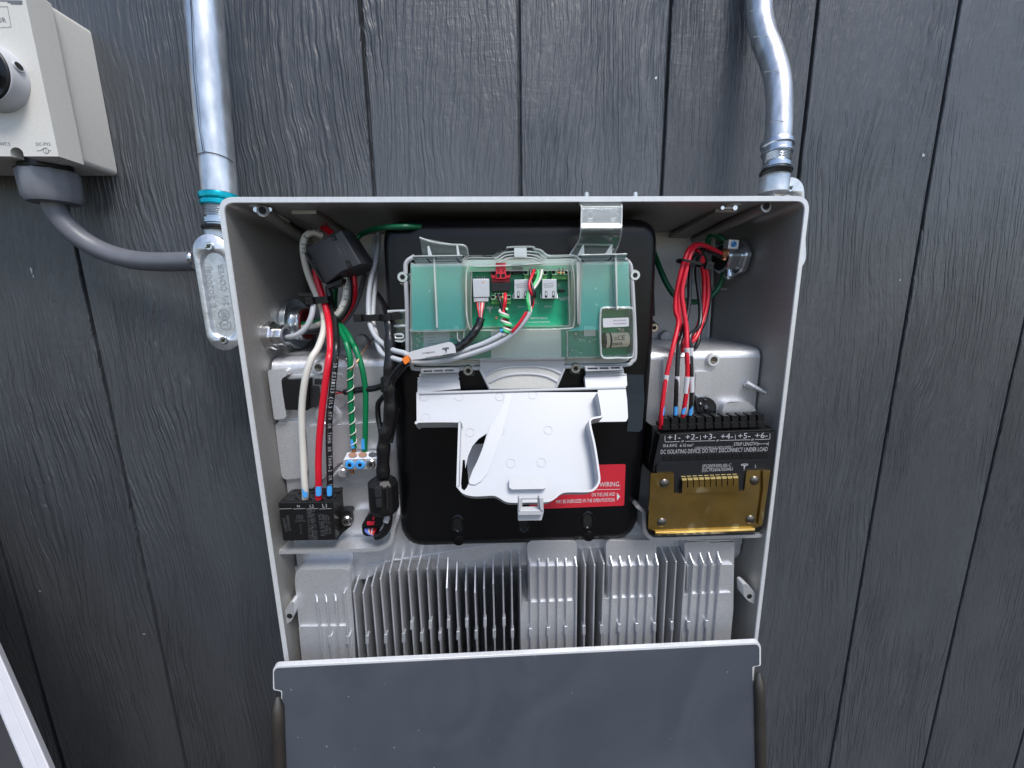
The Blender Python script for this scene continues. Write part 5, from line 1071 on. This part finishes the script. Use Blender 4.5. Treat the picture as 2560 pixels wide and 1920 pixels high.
# bushings on the left wall
def bushing(label, c, R, mats, ribs, liner):
    t = thing('conduit_bushing', c, label, 'bushing', 'conduit bushings on the left inner wall')
    b = MB(); b.lathe(c, (1, -.10, 0), [(R, 0), (R*1.04, .0015), (R*1.04, .008), (R*.96, .0095), (R*.74, .0100), (R*.74, .018), (R*.70, .0195), (R*.60, .0195), (R*.58, .004)], mats, 48, (lambda a: 1+.05*(1 if math.cos(8*a) > .35 else 0)) if ribs else None); b.build('nut', t, bevel=.0005)
    b = MB(); b.lathe(c+Vector((.006, 0, 0)), (1, -.10, 0), [(R*.69, .008), (R*.66, .0145), (R*.56, .0145), (R*.52, .006)], liner, 36); b.disc(c+Vector((.012, -.001, 0)), R*.52, 'hole black', (1, -.1, 0)); b.build('liner', t)
bushing('large zinc wall bushing with a red lined throat', atx(*Z3(625, 1300), -.2895), .0300, 'zinc fitting', False, 'liner red')
bushing('small ribbed wall bushing with a grey lined throat', atx(*Z3(350, 1445), -.2945), .0155, 'screw steel', True, 'grey plastic')
# ferrite blocks
fe = thing('ferrite_block', at(*Z3(1120, 480), -.10), 'black snap on ferrite block clamped on the wires at upper left', 'ferrite')
f0 = [at(*Z3(*p), -.152) for p in ((1010, 285), (1215, 168), (1455, 580), (1222, 672))]
f1 = [at(*Z3(785, 378), -.137), at(*Z3(1020, 825), -.137)]; f2 = [at(*Z3(1290, 160), -.136), at(*Z3(1560, 580), -.136)]
dback = Vector((0, .034, -.002))
prof_t = [f0[0], f0[1], f2[0], f2[0]+dback, f1[0]+dback, f1[0]]; prof_b = [f0[3], f0[2], f2[1], f2[1]+dback, f1[1]+dback, f1[1]]
q = MB(); q.loft([prof_t, prof_b], 'ferrite grey'); q.build('case', fe, bevel=.0014)
fn_ = (f0[1]-f0[0]).cross(f0[3]-f0[0]).normalized(); fn_ = -fn_ if fn_.y > 0 else fn_
def fq(x, y, o=.0): return atpl(*Z3(x, y), f0[0]+fn_*o, fn_)
for w4 in ([(1075, 215), (1130, 205), (1170, 285), (1115, 300)], [(1258, 540), (1312, 525), (1358, 605), (1300, 625)]):
    q = MB(); q.slab([fq(*p, .0002) for p in w4], fn_*-.004, 'hole black'); q.slab([fq(a*.5+cx_*.5, b*.35+cy_*.65+16, .0008) for (a, b), (cx_, cy_) in zip(w4, [((w4[0][0]+w4[2][0])/2, (w4[0][1]+w4[2][1])/2)]*4)], fn_*-.002, 'dark slate'); q.build('snap_window', fe)
q = MB(); q.line([fq(1155, 352), fq(1218, 335), fq(1280, 465), fq(1215, 488), fq(1155, 352)], .0005, 'print dim', .0003, fn_); q.line([fq(1185, 375), fq(1230, 460)], .0008, 'print dim', .0003, fn_); q.build('moulded_frame', fe)
q = MB(); q.slab([at(*Z3(*p), -.141) for p in ((770, 445), (800, 440), (830, 500), (1010, 810), (980, 800), (800, 515))], (0, .004, 0), 'black plastic'); q.build('hinge_clip', fe, bevel=.0006)
q = MB(); q.slab([at(*Z3(*p), -.139) for p in ((1025, 835), (1230, 745), (1225, 820), (1045, 880))], (0, .02, 0), 'black plastic'); q.build('end_wall', fe, bevel=.0008)
fr2 = thing('ferrite_sleeve', at(*Z5(1650, 990), -.17), 'black eight sided ferrite sleeve round the harness above the red tabbed plug', 'ferrite')
cA, cB = at(*Z5(1640, 520), -.174), at(*Z5(1665, 985), -.174); axf = (cB-cA).normalized(); Lf = (cB-cA).length
q = MB(); q.lathe(cA, axf, [(.0110, 0), (.0168, .0050), (.0175, .0065), (.0175, Lf-.006), (.0150, Lf), (.010, Lf)], 'black plastic', 8); q.build('case', fr2, bevel=.0012, ang=20)
q = MB(); q.prism([Z5(1525, 668), Z5(1625, 660), Z5(1630, 790), Z5(1535, 795)], -.1955, -.190, 'dark plastic', r=3); q.prism([Z5(1540, 812), Z5(1628, 808), Z5(1632, 930), Z5(1555, 930)], -.1955, -.190, 'dark plastic', r=3); q.prism([Z5(1690, 655), Z5(1704, 655), Z5(1716, 960), Z5(1700, 962)], -.1955, -.190, 'dark plastic'); q.build('snap_latch', fr2, bevel=.0006)
# loose plug with red tab
lpq = thing('tabbed_plug', at(*Z5(1480, 1330), CA), 'black plug with a red tab hanging under the ferrite sleeve', 'plug')
q = MB(); q.prism([Z5(1345, 1185), Z5(1420, 1055), Z5(1490, 1010), Z5(1620, 1005), Z5(1650, 1060), Z5(1640, 1180), Z5(1620, 1200)], -.166, -.148, 'black plastic', r=3); q.prism([Z5(1350, 1190), Z5(1620, 1205), Z5(1560, 1335), Z5(1415, 1330), Z5(1365, 1300)], -.160, -.148, 'black plastic', r=3); q.build('body', lpq, bevel=.0010)
q = MB(); q.prism([Z5(1418, 1138), Z5(1532, 1130), Z5(1520, 1180), Z5(1425, 1185)], -.1685, -.160, 'red plastic'); q.prism([Z5(1498, 1070), Z5(1530, 1062), Z5(1522, 1105), Z5(1496, 1105)], -.1675, -.160, 'red plastic'); q.build('locking_tab', lpq, bevel=.0006)
q = MB()
for k, m_ in enumerate(['wire blue', 'wire blue', 'wire white', 'wire red', 'wire white', 'wire red', 'wire red']):
    q.tube(pts((Z5, 1405+24*k, 1225, -.160), (Z5, 1408+20*k, 1262, -.1645), (Z5, 1455+10*k, 1300, -.166), (Z5, 1510+4*k, 1310, -.166)), .0011, m_, 6, 5)
q.build('core_wires', lpq)
wire('harness_tail', 'black taped tail looping from the ferrite sleeve into the tabbed plug', 'lead', pts((Z5, 1690, 980, -.172), (Z5, 1725, 1050, -.170), (Z5, 1715, 1150, -.170), (Z5, 1690, 1240, -.170), (Z5, 1620, 1310, -.168), (Z5, 1550, 1335, -.166)), .0046, 'black tape', None, lambda b: b.tube(pts((Z5, 1690, 1010, -.177), (Z5, 1700, 1060, -.1765), (Z5, 1685, 1130, -.1765)), .0034, 'print silver', 8, 5, wob=.2), 12, 8)
# cable ties
def tie(label, c, w, h, d, head, rot=0):
    t = thing('cable_tie', c, label, 'cable tie', 'black cable ties')
    R_ = Matrix.Rotation(rot, 3, 'Y'); b = MB()
    o = [(-w/2, -d/2), (w/2, -d/2), (w/2, d/2), (-w/2, d/2)]; rr_ = rounded(o, min(w, d)*.4, 4)
    O = [c+R_ @ Vector((x, y, -h/2)) for x, y in rr_]; I = [c+R_ @ Vector((x*.9, y*.84, -h/2)) for x, y in rr_]; up_ = R_ @ Vector((0, 0, h))
    b.slab(O, up_, 'black plastic', None, [I]); b.build('strap', t, bevel=.0003)
    b = MB(); hc = c+R_ @ Vector((head*w*.62, -d*.45, 0)); b.box(hc, (.0085, .0065, .0085), 'black plastic', R_); b.box(hc+Vector((0, -.0034, .0008)), (.0036, .0006, .0036), 'hole black', R_); b.build('head', t, bevel=.0008)
    return t
tie('black cable tie round the two white data cables', at(*C4(225, 252), -.142), .0225, .0072, .013, -1)
tie('black cable tie round the harness beside the clear guide bars', at(*C4(530, 240), -.160), .0150, .0072, .018, 1, -.15)
tie('black cable tie round the white and red wires under the ferrite block', at(*Z3(990, 1010), -.119), .019, .0080, .014, -1, -.05)

# ---------------------------------------------------------------- small black terminal block (N L2 L1)
tb = thing('terminal_block', at(*Z5(600, 1390), CA), 'black terminal block marked N L2 L1 at the lower left', 'terminal block')
YT = -.172
fl_ = [Z5(192, 868), Z5(945, 856), Z5(990, 1385), Z5(262, 1398)]
zt = (at(*fl_[0], YT).z+at(*fl_[1], YT).z)/2
F = [at(*p, YT) for p in fl_]; bk_l = atz(*Z5(440, 655), zt+.002); bk_r = atz(*Z5(1130, 640), zt+.002); yb_ = max(min((bk_l.y+bk_r.y)/2, CA+.004), CA-.014)
yb_ = CA+.001
q = MB(); q.slab(F, (0, yb_-YT, 0), 'black plastic'); q.build('body', tb, bevel=.0010)
def ft(t, x0, y0, x1, y1, m='print silver', h=None, mb=None): mb.text(t, at(*Z5(x0, y0), YT), at(*Z5(x1, y1), YT), m, h)
q = MB(); 
for t, x0, x1 in (('N', 462, 498), ('L2', 636, 692), ('L1', 812, 870)): ft(t, x0, 932, x1, 930, 'print silver', None, q)
for x0, x1 in ((215, 388), (405, 570), (588, 750), (765, 935)): q.line([at(*Z5(x0, 952), YT), at(*Z5(x1, 946), YT)], .0005, 'print silver')
for x, xb in ((392, 430), (575, 620), (757, 805)): q.line([at(*Z5(x, 875), YT), at(*Z5(xb, 1380), YT)], .0004, 'hole black')
ft('WIRE', 448, 1062, 545, 1058, 'print dim', None, q); ft('STRIP', 445, 1095, 550, 1092, 'print dim', None, q); ft('LENGTH', 435, 1132, 575, 1128, 'print dim', None, q)
q.line([at(*Z5(508, 1175), YT), at(*Z5(516, 1285), YT)], .0004, 'print dim'); q.line([at(*Z5(490, 1170), YT), at(*Z5(525, 1168), YT)], .0004, 'print dim'); q.line([at(*Z5(497, 1292), YT), at(*Z5(535, 1290), YT)], .0004, 'print dim')
for t, xa, ya, xb, yb2, h in (('USE ONLY CU WIRE', 690, 1375, 660, 965, .0056), ('RATED TO MIN 90°C', 745, 1370, 700, 965, .0056), ('FOR WIRE SIZE', 855, 1320, 820, 1020, .0056), ('10 AWG - 4 AWG', 895, 1300, 868, 1030, .0040), ('6 mm² - 21 mm²', 935, 1290, 905, 1040, .0036), ('(P)1849872-00-B', 330, 1260, 290, 1075, .0030), ('(S)C7F230630KRK', 375, 1250, 342, 1035, .0030)):
    q.text(t, at(*Z5(xa, ya), YT), at(*Z5(xb, yb2), YT), 'print dim', h)
q.build('marking', tb)
for k in range(4):                                  # wire entries on the top face
    x = (375, 560, 740, 905)[k]; c = atz(*Z5(x, 790), zt+.0003); q = MB()
    q.slab([atz(*Z5(x-82, 836), zt+.0012), atz(*Z5(x-30, 745), zt+.0012), atz(*Z5(x+92, 742), zt+.0012), atz(*Z5(x+40, 832), zt+.0012)], (0, 0, -.0014), 'dark plastic'); q.lathe(Vector((c.x, c.y, zt)), (0, 0, 1), [(.0078, .0010), (.0078, .0018), (.0060, .0018), (.0058, .0014)], 'dark plastic', 24); q.disc((c.x, c.y, zt), .0058, 'hole black', (0, 0, 1), .0016); q.build('wire_entry', tb)
    x2 = (500, 680, 840, 1010)[k]; c = atz(*Z5(x2, 680), zt+.0003); q = MB(); q.lathe(Vector((c.x, min(c.y, yb_-.006), zt)), (0, 0, 1), [(.0075, 0), (.0075, .0016), (.0055, .0016), (.0052, .0008)], 'dark plastic', 20); q.disc((c.x, min(c.y, yb_-.006), zt), .0052, 'hole black', (0, 0, 1), .001); q.build('screw_port', tb)
q = MB(); q.prism([Z5(950, 1000), Z5(1160, 980), Z5(1200, 990), Z5(1216, 1150), Z5(1200, 1195), Z5(1080, 1290), Z5(1010, 1385), Z5(985, 1380)], CA-.014, CA-.001, 'black plastic', r=6); fo = q.build('mounting_flange', tb, bevel=.0014)
s = MB(); screw(s, at(*Z5(1143, 1112), CA-.014), .0068); s.build('flange_screw', fo)
q = MB(); q.prism([Z5(170, 1010), Z5(215, 1010), Z5(262, 1385), Z5(240, 1350), Z5(190, 1250), Z5(175, 1110)], CA-.014, CA-.001, 'black plastic', r=6); fo = q.build('mounting_flange', tb, bevel=.0014)
s = MB(); screw(s, at(*Z5(185, 1140), CA-.014), .0066); s.build('flange_screw', fo)
# ---------------------------------------------------------------- earth bar
eb = thing('ground_bar', at(*Z5(1320, 410), CA), 'grey earth bar holding two blue painted screws and one plain', 'earth bar')
YG = -.162; q = MB(); q.prism([Z5(1110, 275), Z5(1700, 250), Z5(1700, 392), Z5(1120, 412), Z5(1086, 380), Z5(1090, 300)], YG, CA-.004, 'cast aluminium', r=6); q.build('bar', eb, bevel=.0022, seg=3)
q = MB(); zg = at(*Z5(1300, 268), YG).z
q.slab([at(*Z5(1098, 280), YG+.0005), at(*Z5(1150, 175), YG+.0055), at(*Z5(1690, 158), YG+.0055), at(*Z5(1690, 258), YG+.0005)], (0, .012, -.002), 'cast aluminium')
for x, y in ((1228, 207), (1365, 203), (1505, 203)): q.disc(at(*Z5(x, y), YG+.0032), .0050, 'copper' if x < 1450 else 'dark steel', (0, -.9, .43), .0008, ry=.0030)
q.build('wire_holes', eb)
for x, m_ in ((1190, 'paint blue'), (1332, 'paint blue'), (1478, 'screw steel')):
    s = MB(); screw(s, at(*Z5(x, 338 if x < 1400 else 332), YG+.0004), .0056, m=m_, h=.35, hole='hole black' if m_ != 'paint blue' else 'dark slate'); s.build('clamp_screw', eb)
q = MB(); q.lathe(at(*Z5(1095, 440), CA-.004), (0, -1, 0), [(.0062, 0), (.0060, .004), (.0045, .0055)], 'cast aluminium', 18); q.tube([at(*Z5(960, 500), CA-.005), at(*Z5(1085, 355), CA-.008)], .0016, 'rim aluminium', 8, 3, False); q.build('foot', eb)

# ---------------------------------------------------------------- DC isolating terminal at the right
YD = -.176
dt = thing('isolator_block', at(*B4(950, 1560), CA), 'black and gold isolator block with a row of black wire clamps', 'isolator')
q = MB()
fp4 = [B4(340, 328), B4(1738, 292), B4(1728, 640), B4(1700, 800), B4(250, 800), B4(270, 650)]
q.prism(fp4, YD, CA-.002, 'dark slate', 'black plastic')
q.slab([at(*B4(245, 215), CA-.010), at(*B4(1620, 180), CA-.010), at(*B4(1735, 262), YD+.003), at(*B4(335, 320), YD+.003)], (0, .004, -.012), 'black plastic'); q.prism([B4(245, 215), B4(340, 322), B4(275, 660), B4(235, 800), B4(200, 640), B4(240, 420)], YD+.012, CA, 'black plastic')
q.build('body', dt, bevel=.0008)
q = MB()
def D(x, y, o=0): return at(*B4(x, y), YD-o)
def dtx(t, x0, y0, x1, y1, h=None, m='print pale'): q.text(t, D(x0, y0), D(x1, y1), m, h)
for t, x0, x1, y0 in (('+1-', 432, 588, 392), ('+2-', 648, 802, 386), ('+3-', 862, 1016, 383), ('+4-', 1078, 1228, 379), ('+5-', 1288, 1440, 373), ('+6-', 1496, 1650, 368)): dtx(t, x0, y0, x1, y0-4, .0068)
for pl in ([(400, 340), (402, 413), (582, 408)], [(650, 406), (1012, 397)], [(1070, 395), (1442, 386)], [(1498, 384), (1680, 378), (1680, 312)], [(832, 335), (834, 402)], [(1258, 326), (1260, 392)]): q.line([D(*p) for p in pl], .0006, 'print pale')
for x, y in ((612, 405), (1038, 396), (1465, 385)):
    for k in (0, 16): q.line([D(x-12+k, y+12), D(x+2+k, y-12)], .0006, 'print pale')
dtx('10-6 AWG', 378, 478, 545, 474, .0040); dtx('6-10 mm²', 582, 474, 745, 470, .0040); dtx('STRIP LENGTH', 1238, 462, 1512, 454, .0042); dtx('// INDICATES PARALLEL WITH JUMPER //', 760, 500, 1225, 488, .0028, 'print silver')
dtx('DC ISOLATING DEVICE: DO NOT DISCONNECT UNDER LOAD', 348, 560, 1650, 524, .0052)
q.line([D(1530, 415), D(1530, 460)], .0005, 'print pale'); q.line([D(1660, 410), D(1660, 458)], .0005, 'print pale'); q.line([D(1535, 438), D(1656, 434)], .0005, 'print pale')
for s, x in ((1, 1536), (-1, 1656)): q.line([D(x+s*16, 428), D(x, 436), D(x+s*16, 446)], .0005, 'print pale')
q.build('lettering', dt)
q = MB(); q.prism([B4(380, 590), B4(1662, 545), B4(1662, 605), B4(380, 638)], YD-.0008, YD+.001, 'black plastic', r=3)
for k in range(11): x = 490+k*107; yy = 612-k*3.6; q.prism([B4(x-6, yy-30), B4(x+6, yy-30), B4(x+6, yy+22), B4(x-6, yy+22)], YD-.0014, YD, 'dark slate')
q.build('test_slots', dt)
for k in range(12):
    x = 418+k*105.3; y = 252-k*3.6; topy = 128-k*4.4
    q = MB(); q.prism([B4(x-38, topy), B4(x+38, topy-2), B4(x+40, y-40), B4(x-40, y-38)], YD+.008, YD+.022, 'black plastic', r=3); q.prism([B4(x-44, y-40), B4(x+44, y-42), B4(x+46, y+14), B4(x-44, y+18)], YD+.004, YD+.024, 'black plastic', r=3); q.build('clamp_lever', dt, bevel=.0008)
# insert with the printed number
q = MB(); q.prism([B4(298, 790), B4(298, 715), B4(330, 680), B4(1610, 645), B4(1648, 670), B4(1655, 770), B4(1400, 780), B4(1372, 1012), B4(520, 1034), B4(510, 800)], YD-.0035, YD+.001, 'dark slate', r=6)
Y2 = YD-.0035
def E(x, y, o=0): return at(*B4(x, y), Y2-o)
q.text('(P)2009300-00-C', E(855, 728), E(1208, 716), 'print silver', .0042); q.text('(S)C7R26067050461', E(850, 775), E(1225, 762), 'print silver', .0042); tee(q, E(1368, 720), .0098, .0090, 'print silver'); q.text('2', E(1490, 728), E(1512, 727), 'print silver')
q.build('printed_insert', dt, bevel=.0006)
gp = [B4(228, 802), B4(505, 786), B4(512, 800), B4(512, 1030), B4(530, 1042), B4(1355, 1016), B4(1372, 1000), B4(1395, 790), B4(1410, 768), B4(1690, 756), B4(1655, 1000), B4(1590, 1430), B4(1508, 1462), B4(285, 1500), B4(195, 1472), B4(215, 1100)]
q = MB(); q.prism(gp, YD-.0055, YD-.0030, 'gold chromate', r=4); q.build('gold_plate', dt, bevel=.0006)
q = MB(); q.prism([B4(1600, 770), B4(1690, 762), B4(1655, 1000), B4(1592, 1420), B4(1540, 1425), B4(1600, 1000)], YD-.0085, YD-.006, 'gold chromate', r=2); q.build('folded_edge', dt, bevel=.0012)
q = MB(); q.prism([B4(228, 802), B4(272, 800), B4(262, 1100), B4(240, 1470), B4(196, 1470), B4(215, 1100)], YD-.0085, YD-.006, 'gold chromate', r=2); q.build('folded_edge', dt, bevel=.0012)
q = MB(); q.slab([D(285, 1502, .005), D(1502, 1462, .005), D(1502, 1492, .010), D(288, 1536, .010)], (0, .002, -.0012), 'gold bright'); q.slab([D(288, 1536, .010), D(1502, 1492, .010), D(1502, 1520, .004), D(290, 1562, .004)], (0, .002, 0), 'gold chromate'); q.build('bottom_lip', dt, bevel=.0004)
q = MB(); q.prism([B4(285, 1500), B4(195, 1472), B4(185, 1480), B4(200, 1520), B4(250, 1560), B4(1530, 1520), B4(1590, 1470), B4(1592, 1432), B4(1508, 1462)], YD+.002, CA-.002, 'black plastic', r=8); q.build('lower_body', dt, bevel=.001)
for x, y in ((393, 918), (1493, 882), (362, 1392), (1442, 1358)):
    s = MB(); s.lathe(D(x, y, .0054), (0, -1, 0), [(.0058, 0), (.0056, .0010), (.0042, .0024), (.0020, .0031), (.0004, .0033)], 'dark steel', 24); s.build('rivet', dt)
q = MB(); q.prism([B4(585, 812), B4(1300, 790), B4(1345, 800), B4(1345, 860), B4(1310, 880), B4(600, 905), B4(580, 880)], Y2-.0004, Y2+.001, 'hole black', r=3); q.build('contact_slot', dt)
for k in range(10):
    x = 628+k*69.6; dy = -k*3.0
    q = MB(); q.slab([E(x-27, 838+dy, .0010), E(x+23, 836+dy, .0010), E(x+23, 816+dy, -.001), E(x-27, 818+dy, -.001)], (0, .001, 0), 'gold bright'); q.slab([E(x-12, 884+dy, .0052), E(x+42, 881+dy, .0052), E(x+38, 856+dy, .0014), E(x-18, 858+dy, .0014)], (0, .001, 0), 'gold bright')
    q.slab([E(x-13, 886+dy, .0054), E(x+45, 883+dy, .0054), E(x+45, 975+dy, .0056), E(x-13, 978+dy, .0056)], (0, .0008, 0), 'gold chromate'); q.build('contact_finger', dt)
q = MB(); q.prism([B4(612, 975), B4(1300, 945), B4(1300, 1018), B4(612, 1038)], Y2-.0056, Y2-.0044, 'gold chromate'); q.build('finger_strip', dt)

# ---------------------------------------------------------------- red and black DC wires
RD = .0026
def sl(b, *segs):
    for V, x0, y0, x1, y1, Y, m_ in segs: sleeve(b, at(*V(x0, y0), Y), at(*V(x1, y1), Y), RD*1.13, m_)
grp = 'string wires bundled at upper right'
def dab(b, V, x0, y0, x1, y1, Y): patch(b, at(*V(x0, y0), Y), at(*V(x1, y1), Y), RD, 'paint blue', .8)
wire('string_wire', 'red wire with one white sleeve, leftmost at the black clamps', 'wire', pts((B2, 1080, 690, -.10), (B2, 980, 630, -.108), (B2, 880, 590, -.115), (B2, 790, 585, -.125), (B2, 715, 640, -.135), (B2, 665, 760, -.140), (B2, 620, 920, -.142), (B2, 575, 1150, -.142), (B2, 570, 1320, -.146), (B2, 600, 1450, -.15), (B3, 600, 300, -.164), (B3, 535, 590, -.168), (B3, 495, 850, -.170), (B3, 468, 1100, -.170), (B3, 460, 1260, -.166)), RD, 'wire red', grp,
     lambda b: (sl(b, (B3, 534, 590, 500, 800, -.1682, 'sticker white')), dab(b, B3, 490, 985, 484, 1090, -.170)))
wire('string_wire', 'black wire with one white sleeve, second at the black clamps', 'wire', pts((B2, 1080, 720, -.095), (B2, 960, 660, -.104), (B2, 860, 640, -.112), (B2, 800, 690, -.12), (B2, 745, 800, -.126), (B2, 725, 1000, -.13), (B2, 722, 1200, -.135), (B2, 690, 1400, -.142), (B2, 640, 1600, -.154), (B3, 685, 250, -.162), (B3, 667, 590, -.167), (B3, 655, 850, -.168), (B3, 642, 1140, -.164)), RD, 'wire black', grp,
     lambda b: (sl(b, (B3, 668, 605, 658, 815, -.1672, 'sticker white')), dab(b, B3, 652, 980, 648, 1090, -.167)))
wire('string_wire', 'red wire with two white sleeves, third at the black clamps', 'wire', pts((B2, 1075, 680, -.10), (B2, 950, 620, -.112), (B2, 850, 585, -.124), (B2, 770, 620, -.134), (B2, 720, 740, -.140), (B2, 680, 900, -.144), (B2, 640, 1100, -.146), (B2, 660, 1300, -.15), (B2, 690, 1500, -.156), (B3, 790, 250, -.165), (B3, 797, 530, -.167), (B3, 785, 800, -.168), (B3, 755, 1000, -.167), (B3, 732, 1140, -.164)), RD, 'wire red', grp,
     lambda b: (sl(b, (B3, 790, 250, 797, 450, -.1655, 'sticker white'), (B3, 795, 610, 776, 820, -.1678, 'sticker white')), dab(b, B3, 762, 985, 742, 1080, -.167)))
wire('string_wire', 'black wire with two white sleeves, fourth at the black clamps', 'wire', pts((B2, 1075, 720, -.10), (B2, 930, 640, -.108), (B2, 840, 700, -.116), (B2, 800, 860, -.124), (B2, 825, 1100, -.13), (B2, 845, 1300, -.136), (B2, 830, 1480, -.146), (B3, 830, 100, -.158), (B3, 840, 260, -.163), (B3, 845, 530, -.166), (B3, 850, 800, -.166), (B3, 840, 1000, -.166), (B3, 815, 1130, -.163)), RD, 'wire black', grp,
     lambda b: (sl(b, (B3, 840, 250, 844, 450, -.164, 'sticker white'), (B3, 846, 610, 850, 805, -.1662, 'sticker white')), dab(b, B3, 848, 975, 832, 1095, -.166)))
wire('string_wire', 'red wire hanging as the right loop of the bundle', 'wire', pts((B2, 800, 640, -.12), (B2, 860, 730, -.112), (B2, 915, 900, -.108), (B2, 930, 1100, -.108), (B2, 905, 1300, -.114), (B2, 850, 1480, -.122), (B2, 790, 1620, -.13), (B3, 775, 230, -.138), (B3, 740, 280, -.142), (B3, 690, 180, -.14), (B2, 590, 1600, -.14)), RD, 'wire red', grp)
wire('string_wire', 'red wire hanging just inside the right loop of the bundle', 'wire', pts((B2, 830, 700, -.115), (B2, 870, 860, -.110), (B2, 885, 1050, -.108), (B2, 870, 1280, -.112), (B2, 820, 1480, -.12), (B2, 760, 1640, -.128)), RD, 'wire red', grp)
wire('string_wire', 'black wire looping lowest at the right side of the bundle', 'wire', pts((B2, 850, 660, -.112), (B2, 900, 760, -.106), (B2, 935, 960, -.102), (B2, 945, 1150, -.100), (B2, 900, 1400, -.106), (B3, 955, 40, -.115), (B3, 930, 180, -.125), (B3, 880, 260, -.132), (B3, 830, 230, -.134)), RD, 'wire black', grp)
wire('string_wire', 'red wire at the left side of the bundle, behind the front strands', 'wire', pts((B2, 760, 600, -.13), (B2, 690, 700, -.132), (B2, 630, 900, -.132), (B2, 600, 1150, -.132), (B2, 610, 1380, -.136), (B2, 640, 1560, -.142), (B3, 720, 120, -.146), (B3, 745, 250, -.148)), RD, 'wire red', grp)
wire('bonding_wire', 'dark green wire hanging in a loop behind the string wire bundle', 'wire', pts((B2, 290, 540, -.05), (B2, 320, 640, -.06), (B2, 390, 830, -.075), (B2, 470, 1010, -.085), (B2, 560, 1140, -.09), (B2, 680, 1205, -.09), (B2, 800, 1215, -.088), (B2, 920, 1180, -.085), (B2, 1030, 1080, -.084), (B2, 1090, 950, -.086), (B2, 1110, 800, -.090), (B2, 1112, 690, -.092)), .0036, 'wire dark green', None, lambda b: patch(b, at(*B2(1112, 790), -.0905), at(*B2(1112, 735), -.0915), .0036, 'paint blue', 1))
wire('bonding_wire', 'short dark green loop rising over the clamp hub at upper right', 'wire', pts((B2, 1115, 545, -.088), (B2, 1070, 505, -.085), (B2, 1000, 475, -.08), (B2, 945, 500, -.075), (B2, 928, 580, -.07), (B2, 935, 640, -.065)), .0036, 'wire dark green')
hb_ = thing('grounding_hub', at(*B2(1190, 900), -.085), 'zinc grounding hub with a blue painted clamp screw on the right inner wall', 'hub')
hc_ = atx(*B2(1215, 730), .2800)
q = MB(); q.lathe(hc_+Vector((.004, 0, 0)), (-1, -.18, 0), [(.0235, 0), (.0235, .006), (.0215, .008), (.0185, .0085), (.0185, .024), (.016, .026)], 'zinc fitting', 40, lambda a: 1+.05*(1 if math.cos(7*a) > .3 else 0)); q.disc(hc_+Vector((-.021, -.005, 0)), .0155, 'hole black', (-1, -.18, 0), .0008, 24); q.build('body', hb_, bevel=.0006)
q = MB(); c = at(*B2(1183, 585), -.100); q.box(c, (.0135, .012, .0115), 'cast aluminium', Matrix.Rotation(.05, 3, 'Y')); q.disc(c+Vector((0, -.006, 0)), .0038, 'paint blue', off=.0003); q.line([c+Vector((-.0025, -.006, -.002)), c+Vector((.0025, -.006, .002))], .0010, 'dark slate', .0006); q.build('clamp_lug', hb_, bevel=.0008)
q = MB(); q.tube([at(*B2(1110, 640), -.102), at(*B2(1115, 690), -.100), at(*B2(1112, 730), -.097)], .0046, 'copper', 12, 4, wob=.1); q.build('bare_strands', hb_)
s = MB(); s.lathe(at(*B2(1155, 870), -.095), (0, -.3, -1), [(.0042, -.004), (.0042, .004), (.0060, .0045), (.0060, .009), (.003, .012)], 'zinc fitting', 16); s.build('clamp_screw', hb_)
tie('black cable tie round the top of the red string wire bundle', at(*B2(728, 785), -.138), .030, .0030, .020, 1, .22)
# clear plug boot lying on the casting, black latch by the cover
gb = thing('sealing_plug', at(*B3(1040, 1090), CA), 'dark glassy round edged sealing plug beside the string wires', 'plug')
q = MB(); q.prism([B3(915, 868), B3(1060, 868), B3(1130, 910), B3(1165, 970), B3(1160, 1095), B3(980, 1095), B3(925, 1040), B3(910, 960)], CA-.010, CA-.001, 'dark glass', r=8); q.build('body', gb, bevel=.0036, seg=4)
q = MB()
for k, (x, y, r_) in enumerate(((965, 960, .0030), (1035, 1000, .0042), (1015, 905, .0022))): q.lathe(at(*B3(x, y), CA-.010), (.2, -1, .3), [(r_, -.001), (r_*.8, .0012), (r_*.3, .002)], 'dark glass', 12)
q.build('crumpled_face', gb)
lt_ = thing('side_bracket', at(*B2(330, 1500), -.06), 'black screwed bracket at the right edge of the satin black cover', 'bracket')
q = MB(); q.prism([B2(285, 745), B2(318, 745), B2(345, 1370), B2(300, 1375)], -.075, -.05, 'black plastic', r=2); q.prism([B2(285, 1410), B2(330, 1420), B2(375, 1480), B2(370, 1530), B2(330, 1550), B2(285, 1560)], -.080, -.05, 'black plastic', r=6); q.build('plate', lt_, bevel=.001)
s = MB(); screw(s, at(*B2(325, 1500), -.080), .0066); s.build('bracket_screw', lt_)
# drop the builder's bookkeeping
for o in bpy.data.objects:
    if '_o' in o: del o['_o']
